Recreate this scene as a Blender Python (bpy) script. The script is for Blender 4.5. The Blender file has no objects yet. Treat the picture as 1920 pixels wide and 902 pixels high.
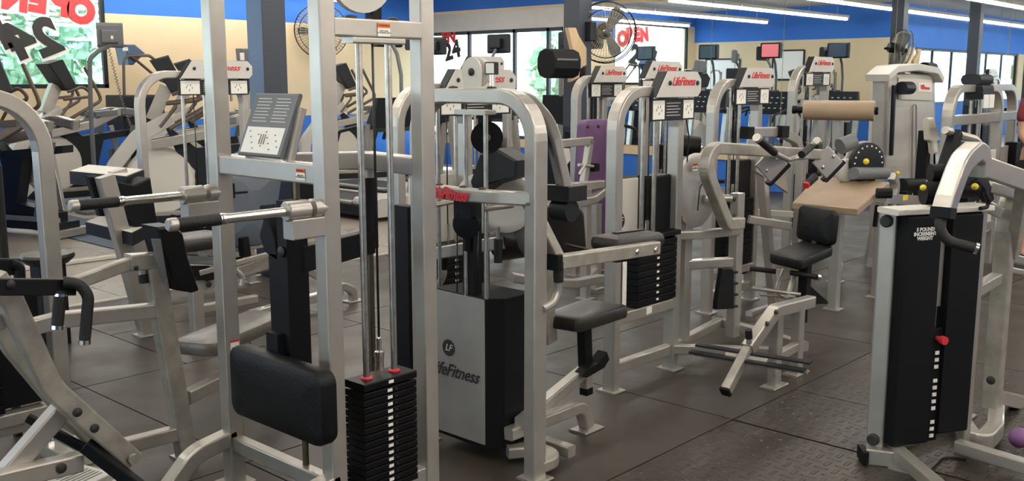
import bpy, bmesh, math, random
from mathutils import Vector, Matrix
random.seed(7)
PI = math.pi
V = Vector
# ---------------------------------------------------------------- camera
F = 1850.0; CX = 960.0; CY = 451.0
HEAD = math.radians(42.5); PITCH = math.atan(301 / 1850); EYE = V((0, 0, 1.62))
FH = V((math.cos(HEAD), math.sin(HEAD), 0)); RT = V((math.sin(HEAD), -math.cos(HEAD), 0)); ZZ = V((0, 0, 1))
FW = FH * math.cos(PITCH) - ZZ * math.sin(PITCH); UPV = ZZ * math.cos(PITCH) + FH * math.sin(PITCH)
scn = bpy.context.scene
cd = bpy.data.cameras.new('camera'); cam = bpy.data.objects.new('camera', cd); scn.collection.objects.link(cam)
cd.sensor_width = 36; cd.lens = F / 1920 * 36; cd.clip_start = 0.05; cd.clip_end = 300
M = Matrix((RT, UPV, -FW)).transposed().to_4x4(); M.translation = EYE; cam.matrix_world = M
scn.camera = cam
scn.view_settings.view_transform = 'Standard'; scn.view_settings.look = 'None'
scn.view_settings.exposure = 0.72; scn.view_settings.gamma = 1.0; scn.view_settings.use_curve_mapping = False
# ---------------------------------------------------------------- world: bright hazy daylight
w = bpy.data.worlds.new('daylight'); scn.world = w; w.use_nodes = True
bg = w.node_tree.nodes['Background']; bg.inputs[0].default_value = (0.80, 0.92, 1.0, 1); bg.inputs[1].default_value = 4.5
TUBE_POWER = 15.0

def at(px, py, x=None, y=None, z=None):
    """where the sight line through a pixel of the photograph meets a plane of the room"""
    r = FW * F + RT * (px - CX) - UPV * (py - CY)
    if x is not None: t = x / r.x
    elif y is not None: t = y / r.y
    else: t = (z - EYE.z) / r.z
    return EYE + r * t
def X(px, y, py=500): return at(px, py, y=y).x     # x of a column of pixels on the plane y
def Y(px, x, py=500): return at(px, py, x=x).y

# ---------------------------------------------------------------- materials
def mat(name, col, rough=.5, metal=0., bump=0., bscale=40., var=0., vscale=6., spec=.5, coat=0., em=None, ems=0.):
    m = bpy.data.materials.new(name); m.use_nodes = True; nt = m.node_tree; b = nt.nodes['Principled BSDF']
    b.inputs['Base Color'].default_value = (*col, 1); b.inputs['Roughness'].default_value = rough
    b.inputs['Metallic'].default_value = metal; b.inputs['Specular IOR Level'].default_value = spec
    b.inputs['Coat Weight'].default_value = coat
    tc = nt.nodes.new('ShaderNodeTexCoord')
    if em: b.inputs['Emission Color'].default_value = (*em, 1); b.inputs['Emission Strength'].default_value = ems
    if var:
        n = nt.nodes.new('ShaderNodeTexNoise'); n.inputs['Scale'].default_value = vscale; n.inputs['Detail'].default_value = 6
        nt.links.new(tc.outputs['Object'], n.inputs['Vector'])
        r = nt.nodes.new('ShaderNodeValToRGB'); e = r.color_ramp.elements
        e[0].position = .3; e[1].position = .7
        e[0].color = (*[c * (1 - var) for c in col], 1); e[1].color = (*[min(1, c * (1 + var)) for c in col], 1)
        nt.links.new(n.outputs['Fac'], r.inputs['Fac']); nt.links.new(r.outputs['Color'], b.inputs['Base Color'])
    if bump:
        n = nt.nodes.new('ShaderNodeTexNoise'); n.inputs['Scale'].default_value = bscale; n.inputs['Detail'].default_value = 4
        nt.links.new(tc.outputs['Object'], n.inputs['Vector'])
        bp = nt.nodes.new('ShaderNodeBump'); bp.inputs['Strength'].default_value = bump; bp.inputs['Distance'].default_value = .01
        nt.links.new(n.outputs['Fac'], bp.inputs['Height']); nt.links.new(bp.outputs['Normal'], b.inputs['Normal'])
    return m
SIL = mat('silver_paint', (.43, .405, .365), .34, .62, var=.07, vscale=9, bump=.04, bscale=220, coat=.15)
SIL2 = mat('worn_silver_paint', (.37, .345, .30), .42, .45, var=.2, vscale=14, bump=.05, bscale=180)
SHELL = mat('light_grey_shell', (.56, .54, .50), .4, .1, var=.04)
WHT = mat('white_plastic', (.62, .59, .53), .5)
BRUSH = mat('brushed_panel', (.42, .41, .39), .38, .55, var=.16, vscale=3, bump=.06, bscale=30)
BLK = mat('black_paint', (.004, .0045, .006), .55, 0, bump=.03, bscale=150, spec=.22)
VIN = mat('black_vinyl', (.0035, .004, .005), .46, 0, bump=.14, bscale=90, spec=.24)
SEATV = mat('worn_black_vinyl', (.022, .019, .017), .36, 0, bump=.12, bscale=90, var=.2, vscale=12)
SEAT_GLARE = mat('worn_vinyl_with_glare', (.13, .12, .105), .30, 0, bump=.1, bscale=90, var=.15, vscale=9)  # worn seat vinyl, lightened so the colour holds the glossy glare
PLS = mat('dark_plastic', (.012, .014, .018), .45, spec=.3)
GRY = mat('grey_plastic', (.13, .14, .15), .5)
RUB = mat('grip_rubber', (.005, .005, .006), .6, bump=.3, bscale=160)
CHR = mat('chrome', (.78, .75, .70), .14, 1.0)
ROD = mat('guide_rod_steel', (.55, .52, .47), .30, 1.0, var=.2, vscale=25)
BRZ = mat('oily_rod_steel', (.16, .13, .09), .3, .9)
TAN = mat('tan_vinyl', (.33, .235, .155), .42, bump=.1, bscale=60, var=.08, vscale=5)
PUR = mat('purple_vinyl', (.125, .055, .145), .5, bump=.1, bscale=80, var=.15, vscale=7)
DBL = mat('purple_rubber', (.20, .08, .22), .5)
COL_SHEEN = mat('column_window_light', (.13, .21, .34), .45)  # window light on a column face, put in as pale blue
COLN = mat('column_navy_paint', (.008, .016, .040), .45)
COLM = mat('column_paint', (.035, .043, .060), .5, bump=.05, bscale=60)
CRM = mat('cream_wall', (.72, .58, .38), .85, var=.03, vscale=2, bump=.03, bscale=120)
BLU = mat('blue_wall', (.030, .170, .62), .7, var=.04, vscale=2)
CEI = mat('ceiling_white', (.50, .48, .45), .9, bump=.06, bscale=90)
RED = mat('red_lettering', (.62, .03, .04), .5)
ORG = mat('orange_label', (.75, .17, .04), .5)
LBL = mat('white_label', (.80, .78, .72), .5)
INK = mat('black_ink', (.02, .02, .02), .6)
GRN = mat('green_label', (.55, .72, .05), .5, em=(.5, .7, .05), ems=.15)
YEL = mat('yellow_knob', (.75, .55, .03), .45)
CYN = mat('blue_plastic', (.02, .20, .60), .5)
PAP = mat('brown_paper', (.55, .40, .24), .8, bump=.2, bscale=12)
TWL = mat('white_towel', (.70, .66, .56), .95, bump=.5, bscale=140)
LEAF = mat('foliage', (.36, .58, .40), .8, var=.4, vscale=3)
ASPH = mat('outdoor_pavement', (.50, .50, .48), .9)
CABLE = mat('cable_black', (.01, .01, .01), .35)
FWHT = mat('sign_white', (.85, .85, .82), .6)
SCR = mat('screen_dark', (.02, .03, .045), .15, em=(.05, .07, .10), ems=.3)
SCRR = mat('screen_red', (.4, .05, .06), .2, em=(.75, .16, .16), ems=.5)
TUBE = mat('fluorescent_tube', (1, 1, 1), .5, em=(1.0, .94, .84), ems=TUBE_POWER)
PLAT = mat('weight_plate_black', (.003, .003, .004), .45, .0, spec=.2, bump=.05, bscale=200)
SKIN = mat('skin', (.55, .33, .24), .6)
MIR = bpy.data.materials.new('mirror'); MIR.use_nodes = True
_b = MIR.node_tree.nodes['Principled BSDF']; _b.inputs['Base Color'].default_value = (.88, .96, 1.0, 1); _b.inputs['Metallic'].default_value = 1; _b.inputs['Roughness'].default_value = .012
GLS = bpy.data.materials.new('window_glass'); GLS.use_nodes = True
_n = GLS.node_tree; _n.nodes.remove(_n.nodes['Principled BSDF'])
_t = _n.nodes.new('ShaderNodeBsdfTransparent'); _t.inputs[0].default_value = (.93, .97, .96, 1); _g = _n.nodes.new('ShaderNodeBsdfGlossy'); _g.inputs['Roughness'].default_value = .02
_x = _n.nodes.new('ShaderNodeMixShader'); _x.inputs[0].default_value = .16
_n.links.new(_t.outputs[0], _x.inputs[1]); _n.links.new(_g.outputs[0], _x.inputs[2]); _n.links.new(_x.outputs[0], _n.nodes['Material Output'].inputs[0])

def floor_mat(name, col, rough, tread=False, var=.12, vs=1.2):
    m = mat(name, col, rough, 0, var=var, vscale=vs); nt = m.node_tree; b = nt.nodes['Principled BSDF']; L = nt.links
    tc = nt.nodes.new('ShaderNodeTexCoord')
    n = nt.nodes.new('ShaderNodeTexNoise'); n.inputs['Scale'].default_value = 160; n.inputs['Detail'].default_value = 3
    L.new(tc.outputs['Object'], n.inputs['Vector'])
    n2 = nt.nodes.new('ShaderNodeTexNoise'); n2.inputs['Scale'].default_value = 2.3; n2.inputs['Detail'].default_value = 8
    L.new(tc.outputs['Object'], n2.inputs['Vector'])
    mr = nt.nodes.new('ShaderNodeMapRange'); mr.inputs[1].default_value = .3; mr.inputs[2].default_value = .7
    mr.inputs[3].default_value = rough - .10; mr.inputs[4].default_value = rough + .12
    L.new(n2.outputs['Fac'], mr.inputs[0]); L.new(mr.outputs[0], b.inputs['Roughness'])
    bp = nt.nodes.new('ShaderNodeBump'); bp.inputs['Strength'].default_value = .12; bp.inputs['Distance'].default_value = .004
    L.new(n.outputs['Fac'], bp.inputs['Height'])
    if tread:
        def mth(op, a, c=None):
            k = nt.nodes.new('ShaderNodeMath'); k.operation = op
            for i, v in enumerate((a, c)):
                if v is None: continue
                if isinstance(v, (int, float)): k.inputs[i].default_value = v
                else: L.new(v, k.inputs[i])
            return k.outputs[0]
        sp = nt.nodes.new('ShaderNodeSeparateXYZ'); L.new(tc.outputs['Object'], sp.inputs[0])
        S = .062
        u = mth('DIVIDE', sp.outputs[0], S); v = mth('DIVIDE', sp.outputs[1], S)
        iu = mth('FLOOR', u); iv = mth('FLOOR', v)
        par = mth('FLOORED_MODULO', mth('ADD', iu, iv), 2)
        fu = mth('ABSOLUTE', mth('SUBTRACT', mth('SUBTRACT', u, iu), .5)); fv = mth('ABSOLUTE', mth('SUBTRACT', mth('SUBTRACT', v, iv), .5))
        def bar(a, c):
            # long half axis a, short half axis c, soft edge
            d = mth('MAXIMUM', mth('DIVIDE', a, .43), mth('DIVIDE', c, .12))
            return mth('MINIMUM', mth('MAXIMUM', mth('MULTIPLY', mth('SUBTRACT', 1.25, d), 2.2), 0), 1)
        hgt = mth('ADD', mth('MULTIPLY', bar(fu, fv), mth('SUBTRACT', 1, par)), mth('MULTIPLY', bar(fv, fu), par))
        b2 = nt.nodes.new('ShaderNodeBump'); b2.inputs['Strength'].default_value = 1.0; b2.inputs['Distance'].default_value = .006
        L.new(hgt, b2.inputs['Height']); L.new(bp.outputs['Normal'], b2.inputs['Normal']); L.new(b2.outputs['Normal'], b.inputs['Normal'])
    else:
        L.new(bp.outputs['Normal'], b.inputs['Normal'])
    return m
RUBF = floor_mat('rubber_flooring', (.042, .0335, .0245), .42)
TREAD = floor_mat('tread_rubber', (.042, .0335, .0245), .36, True)
VINF = floor_mat('pale_vinyl_floor', (.33, .29, .24), .34, var=.03, vs=.5)

# ---------------------------------------------------------------- mesh helpers
col = scn.collection
WHOLE = {'printed_lines', 'diagram_mark', 'muscle_diagram', 'console_buttons', 'grip_slots', 'cage', 'blades', 'rim', 'diagram_panel', 'hinge', 'caution_label', 'warning_strip', 'steps', 'eyes'}
def frame(d, up=ZZ):
    d = d.normalized(); s = d.cross(up)
    if s.length < 1e-4: s = d.cross(V((0, 1, 0)))
    s.normalize(); return d, s, s.cross(d)
class B:
    """collects shapes that become ONE mesh"""
    def __init__(s): s.bm = bmesh.new(); s.mats = []; s.cur = 0; s.isl = []
    def use(s, m):
        if m not in s.mats: s.mats.append(m)
        s.cur = s.mats.index(m); return s
    def _ring(s, pts): return [s.bm.verts.new(p) for p in pts]
    def _face(s, vs, smooth=False):
        try: f = s.bm.faces.new(vs)
        except ValueError: return
        f.material_index = s.cur; f.smooth = smooth
    def loft(s, rings, cap=True, smooth=False, closed=False):
        R = [s._ring(r) for r in rings]; n = len(R[0]); P_ = [p for r in rings for p in r]
        s.isl.append((len(s.bm.verts) - len(P_), len(s.bm.verts), [min(p[i] for p in P_) for i in range(3)], [max(p[i] for p in P_) for i in range(3)]))
        for a, b in zip(R, R[1:] + ([R[0]] if closed else [])):
            for i in range(n): s._face([a[i], a[(i + 1) % n], b[(i + 1) % n], b[i]], smooth)
        if cap and not closed: s._face(R[0][::-1]); s._face(R[-1])
        return s
    def box(s, x0, x1, y0, y1, z0, z1, c=.004):
        return s.bar(V((x0, (y0 + y1) / 2, (z0 + z1) / 2)), V((x1, (y0 + y1) / 2, (z0 + z1) / 2)), y1 - y0, z1 - z0, c=c)
    def bar(s, p, q, w, h, up=ZZ, c=.006, w2=None, h2=None):
        """tube of rounded rectangular section; w sideways, h along up"""
        p = V(p); q = V(q); d, sd, u = frame(q - p, up)
        return s.loft([s._rect(p, sd, u, w, h, c), s._rect(q, sd, u, w2 or w, h2 or h, c)])
    def _rect(s, o, a, b, w, h, c):
        w /= 2; h /= 2; c = min(c, w * .9, h * .9); k = c * .3
        P = [(w, h - c), (w - k, h - k), (w - c, h), (-w + c, h), (-w + k, h - k), (-w, h - c), (-w, -h + c), (-w + k, -h + k), (-w + c, -h), (w - c, -h), (w - k, -h + k), (w, -h + c)]
        return [o + a * x + b * y for x, y in P]
    def sweep(s, path, w, h=None, n=ZZ, fil=0., c=.008, seg=7, rnd=False, k=10, cap=True):
        """bent tube; n = normal of the bending plane. w lies along n, h in the plane. rnd: round of radius w"""
        P = fillet([V(p) for p in path], fil, seg); n = V(n).normalized(); rings = []
        for i, p in enumerate(P):
            a = (P[i] - P[i - 1]).normalized() if i else (P[1] - P[0]).normalized()
            b = (P[i + 1] - P[i]).normalized() if i < len(P) - 1 else a
            t = (a + b).normalized(); sc = 1 / max(.5, t.dot(a))
            if rnd:
                d, sd, u = frame(t, n)
                if rings:   # keep the rings aligned
                    sd = (psd - t * psd.dot(t)).normalized(); u = sd.cross(t)
                psd = sd
                rings.append([p + (sd * math.cos(j * 2 * PI / k) + u * math.sin(j * 2 * PI / k)) * w for j in range(k)])
            else:
                m = n.cross(t); m.normalize()
                rings.append(s._rect(p, n, m, w, (h or w) * sc, c))
        return s.loft(rings, smooth=rnd, cap=cap)
    def tube(s, path, r, fil=0., k=10): return s.sweep(path, r, rnd=True, fil=fil, k=k, n=V((.013, .017, 1)))
    def cyl(s, p, q, r, k=20, r2=None, cap=True):
        p = V(p); q = V(q); d, a, u = frame(q - p); r2 = r if r2 is None else r2
        return s.loft([[o + (a * math.cos(j * 2 * PI / k) + u * math.sin(j * 2 * PI / k)) * R for j in range(k)] for o, R in ((p, r), (q, r2))], smooth=True, cap=cap)
    def lathe(s, p, d, prof, k=28, sy=1.):
        """profile of (radius, distance along d)"""
        p = V(p); d, a, u = frame(V(d))
        return s.loft([[p + d * t + (a * math.cos(j * 2 * PI / k) + u * math.sin(j * 2 * PI / k) * sy) * max(r, 1e-4) for j in range(k)] for r, t in prof], smooth=True)
    def prism(s, pts, n, t, c=0.):
        """outline extruded by t along n (both ways half)"""
        n = V(n).normalized(); pts = [V(p) for p in pts]
        if c:
            m = sum(pts, V()) / len(pts)
            def ins(o): return [p + (m - p).normalized() * c + n * o for p in pts]
            return s.loft([ins(-t / 2), [p - n * (t / 2 - c) for p in pts], [p + n * (t / 2 - c) for p in pts], ins(t / 2)])
        return s.loft([[p - n * t / 2 for p in pts], [p + n * t / 2 for p in pts]])
    def pad(s, o, a, b, w, h, t, r=.04, e=.015, taper=1.):
        """cushion: centre o, in-plane axes a (w) and b (h), thickness t along a x b, round corners r, soft edge e; taper = width ratio at -b"""
        o = V(o); a = V(a).normalized(); b = V(b).normalized(); n = a.cross(b).normalized()
        def outl(ins, off):
            P = []; W = w / 2 - ins; H = h / 2 - ins; R = max(r - ins, .002)
            for cx, cy, s0 in ((W - R, H - R, 0), (-W + R, H - R, 1), (-W + R, -H + R, 2), (W - R, -H + R, 3)):
                for i in range(6):
                    an = s0 * PI / 2 + i * PI / 10; x = cx + R * math.cos(an); y = cy + R * math.sin(an)
                    f = 1 + (taper - 1) * (.5 - y / h); P.append(o + a * x * f + b * y + n * off)
            return P
        rings = []; q = [(e, -t / 2), (e * .3, -t / 2 + e * .3), (0, -t / 2 + e), (0, t / 2 - e), (e * .3, t / 2 - e * .3), (e, t / 2), (e * 3, t / 2 + e * .35), (min(w, h) * .42, t / 2 + e * .5)]
        for i, of in q: rings.append(outl(i, of))
        return s.loft(rings, smooth=True)
    def ball(s, c, r, sx=1, sy=1, sz=1, k=14):
        c = V(c)
        return s.loft([[c + V((math.cos(j * 2 * PI / k) * math.sin(i * PI / 9) * r * sx, math.sin(j * 2 * PI / k) * math.sin(i * PI / 9) * r * sy, -math.cos(i * PI / 9) * r * sz)) for j in range(k)] for i in range(10)] if False else
                      [[c + V((math.cos(j * 2 * PI / k) * max(math.sin(i * PI / 9), .01) * r * sx, math.sin(j * 2 * PI / k) * max(math.sin(i * PI / 9), .01) * r * sy, -math.cos(i * PI / 9) * r * sz)) for j in range(k)] for i in range(10)], smooth=True)
    def done(s, name, m=None, parent=None):
        if parent and 1 < len(s.isl) <= 14 and name not in WHOLE:
            cl = []      # pieces that touch stay together, others become parts of their own
            for il in s.isl:
                hit = [c for c in cl if any(all(o[2][i] - .003 < il[3][i] and il[2][i] - .003 < o[3][i] for i in range(3)) for o in c)]
                cl = [c for c in cl if c not in hit] + [[il] + [o for c in hit for o in c]]
            if len(cl) > 1:
                s.bm.verts.ensure_lookup_table(); objs = []
                for c in cl[::-1]:
                    keep = set()
                    for a_, b_, _x, _y in c: keep.update(range(a_, b_))
                    n = B(); n.mats = list(s.mats); n.bm = s.bm.copy(); n.bm.verts.ensure_lookup_table()
                    bmesh.ops.delete(n.bm, geom=[v for i, v in enumerate(n.bm.verts) if i not in keep], context='VERTS')
                    used = sorted({f.material_index for f in n.bm.faces})
                    if n.mats:
                        for f in n.bm.faces: f.material_index = used.index(f.material_index)
                        n.mats = [n.mats[i] for i in used]
                    objs.append(n.done(name, m, parent))
                s.bm.free(); return objs[0]
        me = bpy.data.meshes.new(name); bmesh.ops.recalc_face_normals(s.bm, faces=s.bm.faces)
        for e in s.bm.edges:
            if len(e.link_faces) == 2 and e.calc_face_angle(0) > .62: e.smooth = False
        s.bm.to_mesh(me); s.bm.free()
        for x in (s.mats or [m]): me.materials.append(x)
        o = bpy.data.objects.new(name, me); col.objects.link(o)
        if parent:
            o.parent = parent; o.matrix_parent_inverse = Matrix.Identity(4)
            inv = world(parent).inverted(); me.transform(inv)
        else:   # origin at the base of the mesh
            vs = [v.co for v in me.vertices]; c = V(((min(v.x for v in vs) + max(v.x for v in vs)) / 2, (min(v.y for v in vs) + max(v.y for v in vs)) / 2, min(v.z for v in vs)))
            me.transform(Matrix.Translation(-c)); o.location = c
        return o
def world(o):
    m = Matrix.LocRotScale(o.location, o.rotation_euler, o.scale)
    return world(o.parent) @ m if o.parent else m
def fillet(P, r, seg=7):
    if not r or len(P) < 3: return P
    rr = r if isinstance(r, (list, tuple)) else [r] * (len(P) - 2); out = [P[0]]
    for i in range(1, len(P) - 1):
        a = P[i - 1] - P[i]; b = P[i + 1] - P[i]; la, lb = a.length, b.length; a.normalize(); b.normalize()
        ang = a.angle(b)
        if ang > PI - .03 or rr[i - 1] <= 0: out.append(P[i]); continue
        d = min(rr[i - 1] / math.tan(ang / 2), la * .49, lb * .49); R = d * math.tan(ang / 2)
        ctr = P[i] + (a + b).normalized() * (R / math.sin(ang / 2)); p0 = P[i] + a * d - ctr; p1 = P[i] + b * d - ctr; th = p0.angle(p1)
        for j in range(seg + 1):
            t = j / seg; out.append(ctr + (p0 * math.sin((1 - t) * th) + p1 * math.sin(t * th)) / math.sin(th))
    out.append(P[-1]); return out
def thing(name, label, cat, loc, group=None):
    o = bpy.data.objects.new(name, None); o.empty_display_size = .1; col.objects.link(o); o.location = loc
    o['label'] = label; o['category'] = cat
    if group: o['group'] = group
    return o
def tag(o, label, cat, group=None, kind=None):
    o['label'] = label; o['category'] = cat
    if group: o['group'] = group
    if kind: o['kind'] = kind
    return o
def struct(o): o['kind'] = 'structure'; return o
def kids(o): return [c for c in bpy.data.objects if c.parent == o]
def dup(o, loc, label, rotz=None, parent=None, scale=None):
    c = o.copy(); col.objects.link(c); c.parent = parent
    if loc is not None: c.location = loc
    if label: c['label'] = label
    if rotz is not None: c.rotation_euler = (0, 0, rotz)
    if scale: c.scale = scale
    for k in kids(o): dup(k, None, None, parent=c)
    return c
def text(s, c, right, up, size, m, parent=None, name='lettering', shear=0., ext=.001, bold=0., width=None):
    """lettering centred at c, reading along right"""
    cu = bpy.data.curves.new(name, 'FONT'); cu.body = s; cu.size = size; cu.align_x = 'CENTER'; cu.align_y = 'CENTER'
    cu.shear = shear; cu.extrude = ext; cu.offset = bold; cu.resolution_u = 3; cu.space_line = .9
    t = bpy.data.objects.new(name, cu); col.objects.link(t); bpy.context.view_layer.update()
    me = bpy.data.meshes.new_from_object(t.evaluated_get(bpy.context.evaluated_depsgraph_get())); bpy.data.objects.remove(t)
    if width:
        xs = [v.co.x for v in me.vertices]; k = width / (max(xs) - min(xs)); me.transform(Matrix.Diagonal((k, 1, 1, 1)))
    r = V(right).normalized(); u = V(up).normalized(); n = r.cross(u)
    mm = Matrix((r, u, n)).transposed().to_4x4(); mm.translation = V(c); me.transform(mm)
    me.materials.clear(); me.materials.append(m)
    o = bpy.data.objects.new(name, me); col.objects.link(o)
    if parent: o.parent = parent; me.transform(world(parent).inverted())
    return o
XD = V((1, 0, 0)); YD = V((0, 1, 0)); NX = -XD; NY = -YD
# ================================================================ the room
WX = 13.3; WY = 14.6; CZ = 3.4; SX = 3.4; SY = 9.3; LX = -9.0; LY = -6.0
def wallbox(name, segs, t=None):
    b = B()
    for m, bx in segs: b.use(m).box(*bx, c=.001)
    return struct(b.done(name))
# far wall with the painted window (x 3.9..6.98)
BZ = 2.6
wallbox('wall_far', [(BLU, (SX - .2, WX + .2, WY, WY + .2, 0, 1.0)), (CRM, (SX - .2, 3.7, WY, WY + .2, 1.0, BZ)), (CRM, (3.7, 6.98, WY, WY + .2, 1.0, 1.5)),
                     (CRM, (6.98, WX + .2, WY, WY + .2, 1.0, BZ)), (BLU, (6.98, WX + .2, WY, WY + .2, BZ, CZ)), (BLU, (SX - .2, 6.98, WY, WY + .2, 3.02, CZ)), (CRM, (SX - .2, 3.7, WY, WY + .2, BZ, 3.02))])
# mirrored wall: made-up glazing for a reflection near the corner, mirrors for the rest
GY0 = 11.0      # added glazing, imitating a mirrored window, between GY0 and the corner
wallbox('wall_mirrored', [(BLU, (WX, WX + .2, LY, WY, 0, .42)), (CRM, (WX - .03, WX + .2, LY, WY, .42, .56)), (CRM, (WX, WX + .2, LY, GY0, .56, 2.85)),
                          (CRM, (WX - .012, WX + .2, LY, WY, 2.85, 2.90)), (SHELL, (WX, WX + .2, GY0, WY, 2.52, 2.85)), (BLU, (WX, WX + .2, LY, WY, 2.90, CZ))])
wallbox('wall_left', [(CRM, (SX - .2, SX, SY, WY, 1.0, BZ)), (BLU, (SX - .2, SX, SY, WY, 0, 1.0)), (BLU, (SX - .2, SX, SY, WY, BZ, CZ))])
wallbox('wall_alcove', [(CRM, (1.9, SX - .2, SY, SY + .2, 1.0, BZ - .2)), (CRM, (LX, -6.5, SY, SY + .2, 1.0, BZ - .2)), (BLU, (LX, SX - .2, SY, SY + .2, 0, 1.0)), (BLU, (LX, SX - .2, SY, SY + .2, BZ - .2, CZ))])
wallbox('wall_right', [(CRM, (LX, WX, LY - .2, LY, 1.0, BZ)), (BLU, (LX, WX, LY - .2, LY, 0, 1.0)), (BLU, (LX, WX, LY - .2, LY, BZ, CZ))])
segs = [(BLU, (LX - .2, LX, LY, SY, 0, .5)), (BLU, (LX - .2, LX, LY, SY, 2.55, CZ)), (CRM, (LX - .2, LX, LY, -4.5, .5, 2.55))]
for i in range(5): segs.append((CRM, (LX - .2, LX, -4.5 + i * 2.76 + 2.64, -4.5 + i * 2.76 + 2.76, .5, 2.55)))
wallbox('wall_front', segs)
struct(B().use(CEI).box(LX, WX, LY, WY, CZ, CZ + .1, c=.001).done('ceiling'))
def window(name, axis, c, a0, a1, z0, z1, posts, rails=(), fm=PLS, dp=.06):
    b = B().use(fm); W = .06
    def bx(p, q, r, s_):
        return (p, q, c, c + dp, r, s_) if axis == 'y' else (c, c + dp, p, q, r, s_)
    for p in [a0, a1 - W] + list(posts): b.box(*bx(p, p + W, z0, z1))
    for r in [z0, z1 - W] + list(rails): b.box(*bx(a0, a1, r, r + W))
    o = struct(b.done(name))
    g = B().use(GLS).box(*bx(a0 + W, a1 - W, z0 + W, z1 - W), c=.001) if False else B().use(GLS)
    m = c + dp / 2
    g.box(*((a0, a1, m - .003, m + .003, z0 + .02, z1 - .02) if axis == 'y' else (m - .003, m + .003, a0, a1, z0 + .02, z1 - .02)), c=.0005)
    gl = g.done('window_pane', GLS, o)
    return o
window('window_1', 'y', WY + .02, 3.7, 6.98, 1.5, 3.02, [])
window('window_2', 'x', WX + .04, GY0, WY - .02, .56, 2.52, [11.35, 12.15, 13.3], [], COLM)  # added panes stand in for a window mirrored here
window('window_8', 'y', SY + .04, -6.5, 1.9, 1.0, BZ - .2, [-5.1, -3.7, -2.3, -.9, .5], [])
for i in range(5): window('window_%d' % (i + 3), 'x', LX - .12, -4.5 + i * 2.76, -4.5 + i * 2.76 + 2.64, .5, 2.55, [-4.5 + i * 2.76 + 1.3], [])
# mirrors: tall sheets side by side, one thing per sheet
y = GY0 - .03; k = 0
my = [10.97, 8.62]
for px in (1333, 1467): pass
seams = [10.97, at(1333, 150, x=WX).y, at(1467, 150, x=WX).y, at(1675, 150, x=WX).y, at(1887, 150, x=WX).y, 2.0, .5, -1.2, -3.0, -5.9]
names = ['nearest the glazing', 'behind the tower with the black placard', 'between the two seams above the abdominal machine', 'behind the white pulley tower', 'behind the twin arch pulldown frame', 'at the right edge of the photo', 'past the right edge of the photo', 'far to the right along the wall', 'last on the right along the wall']
for i in range(len(seams) - 1):
    o = B().use(MIR).box(WX - .012, WX - .002, seams[i + 1] + .004, seams[i] - .004, .57, 2.84, c=.003).done('wall_mirror', MIR)
    tag(o, 'tall frameless wall mirror sheet ' + names[i], 'mirror', 'mirror sheets along the wall')
# floors with seams cut between the mats
def tiles(name, m, rects, z0=-.02, z1=0.):
    b = B().use(m)
    for r in rects: b.box(r[0] + .004, r[1] - .004, r[2] + .004, r[3] - .004, z0, z1, c=.0015)
    return struct(b.done(name))
base = struct(B().use(INK).box(LX - .2, WX + .2, LY - .2, WY + .2, -.06, -.021, c=.001).done('floor'))
xs = [-9, -6, -3, -.8, .55, 2.2, 4.09]
R_ = []
for i in range(len(xs) - 1):
    for a, c_ in (((-6, -2.5), (-2.5, 1.0), (1.0, 2.3)) if xs[i] < 2.0 else ()) + ((2.3, 3.56), (3.56, 5.12), (5.12, 6.07), (6.07, 7.04)): R_.append((xs[i], xs[i + 1], a, c_))
R_ = [r for r in R_ if not (r[2] >= 5.1 and r[0] >= 2.1)] + [(2.2, 2.8, 5.12, 7.04), (2.8, 4.09, 5.12, 6.07), (2.8, 4.09, 6.07, 7.04)]
for a, c_ in ((4.09, 5.9), (5.9, 7.7), (7.7, 9.5), (9.5, 13.29)):
    for p, q in ((2.3, 3.7), (3.7, 5.4), (5.4, 7.04)): R_.append((a, c_, p, q))
for a, c_ in ((5.9, 7.7), (7.7, 9.5), (9.5, 13.29)):
    R_.append((a, c_, 0.9, 2.3)); R_.append((a, c_, -.4, .9))
tiles('floor', RUBF, R_)
tiles('floor', TREAD, [(2.2, 4.08, .9, 2.3), (2.2, 4.08, -.6, .9), (2.2, 4.08, -6, -.6), (4.09, 4.73, .6, 2.3), (4.73, 5.9, .6, 2.3), (4.09, 5.9, -1.2, .6), (4.09, 5.9, -3, -1.2), (5.9, 13.29, -3, -.4), (4.09, 13.29, -6, -3)])
tiles('floor', VINF, [(LX, SX, 7.04, SY - .01), (SX, WX, 7.04, WY - .01)], z1=-.004)
struct(B().use(WHT).box(2.2, 5.6, 8.72, 8.80, 0, .03).done('trim_1'))
struct(B().use(WHT).box(-3, 13.2, 7.04, 7.07, -.01, .012).done('trim_2'))
struct(B().use(mat('slate_strip', (.035, .06, .10), .45)).box(4.35, 5.1, 9.0, 12.6, -.004, .006).done('trim_3'))
# columns
CP = [(8.74, 7.02), (4.70, 7.02), (.67, 7.02)]
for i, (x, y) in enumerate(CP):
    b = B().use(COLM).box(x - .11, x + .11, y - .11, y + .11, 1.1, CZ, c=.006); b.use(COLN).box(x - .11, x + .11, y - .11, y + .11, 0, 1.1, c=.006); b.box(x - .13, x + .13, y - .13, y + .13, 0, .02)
    if i == 1: b.use(COL_SHEEN).box(x - .112, x - .109, y - .104, y + .104, .5, CZ - .01, c=.0005)  # thin sheet colours the -x face as if lit by the windows
    struct(b.done('trim_%d' % (i + 4)))
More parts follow.
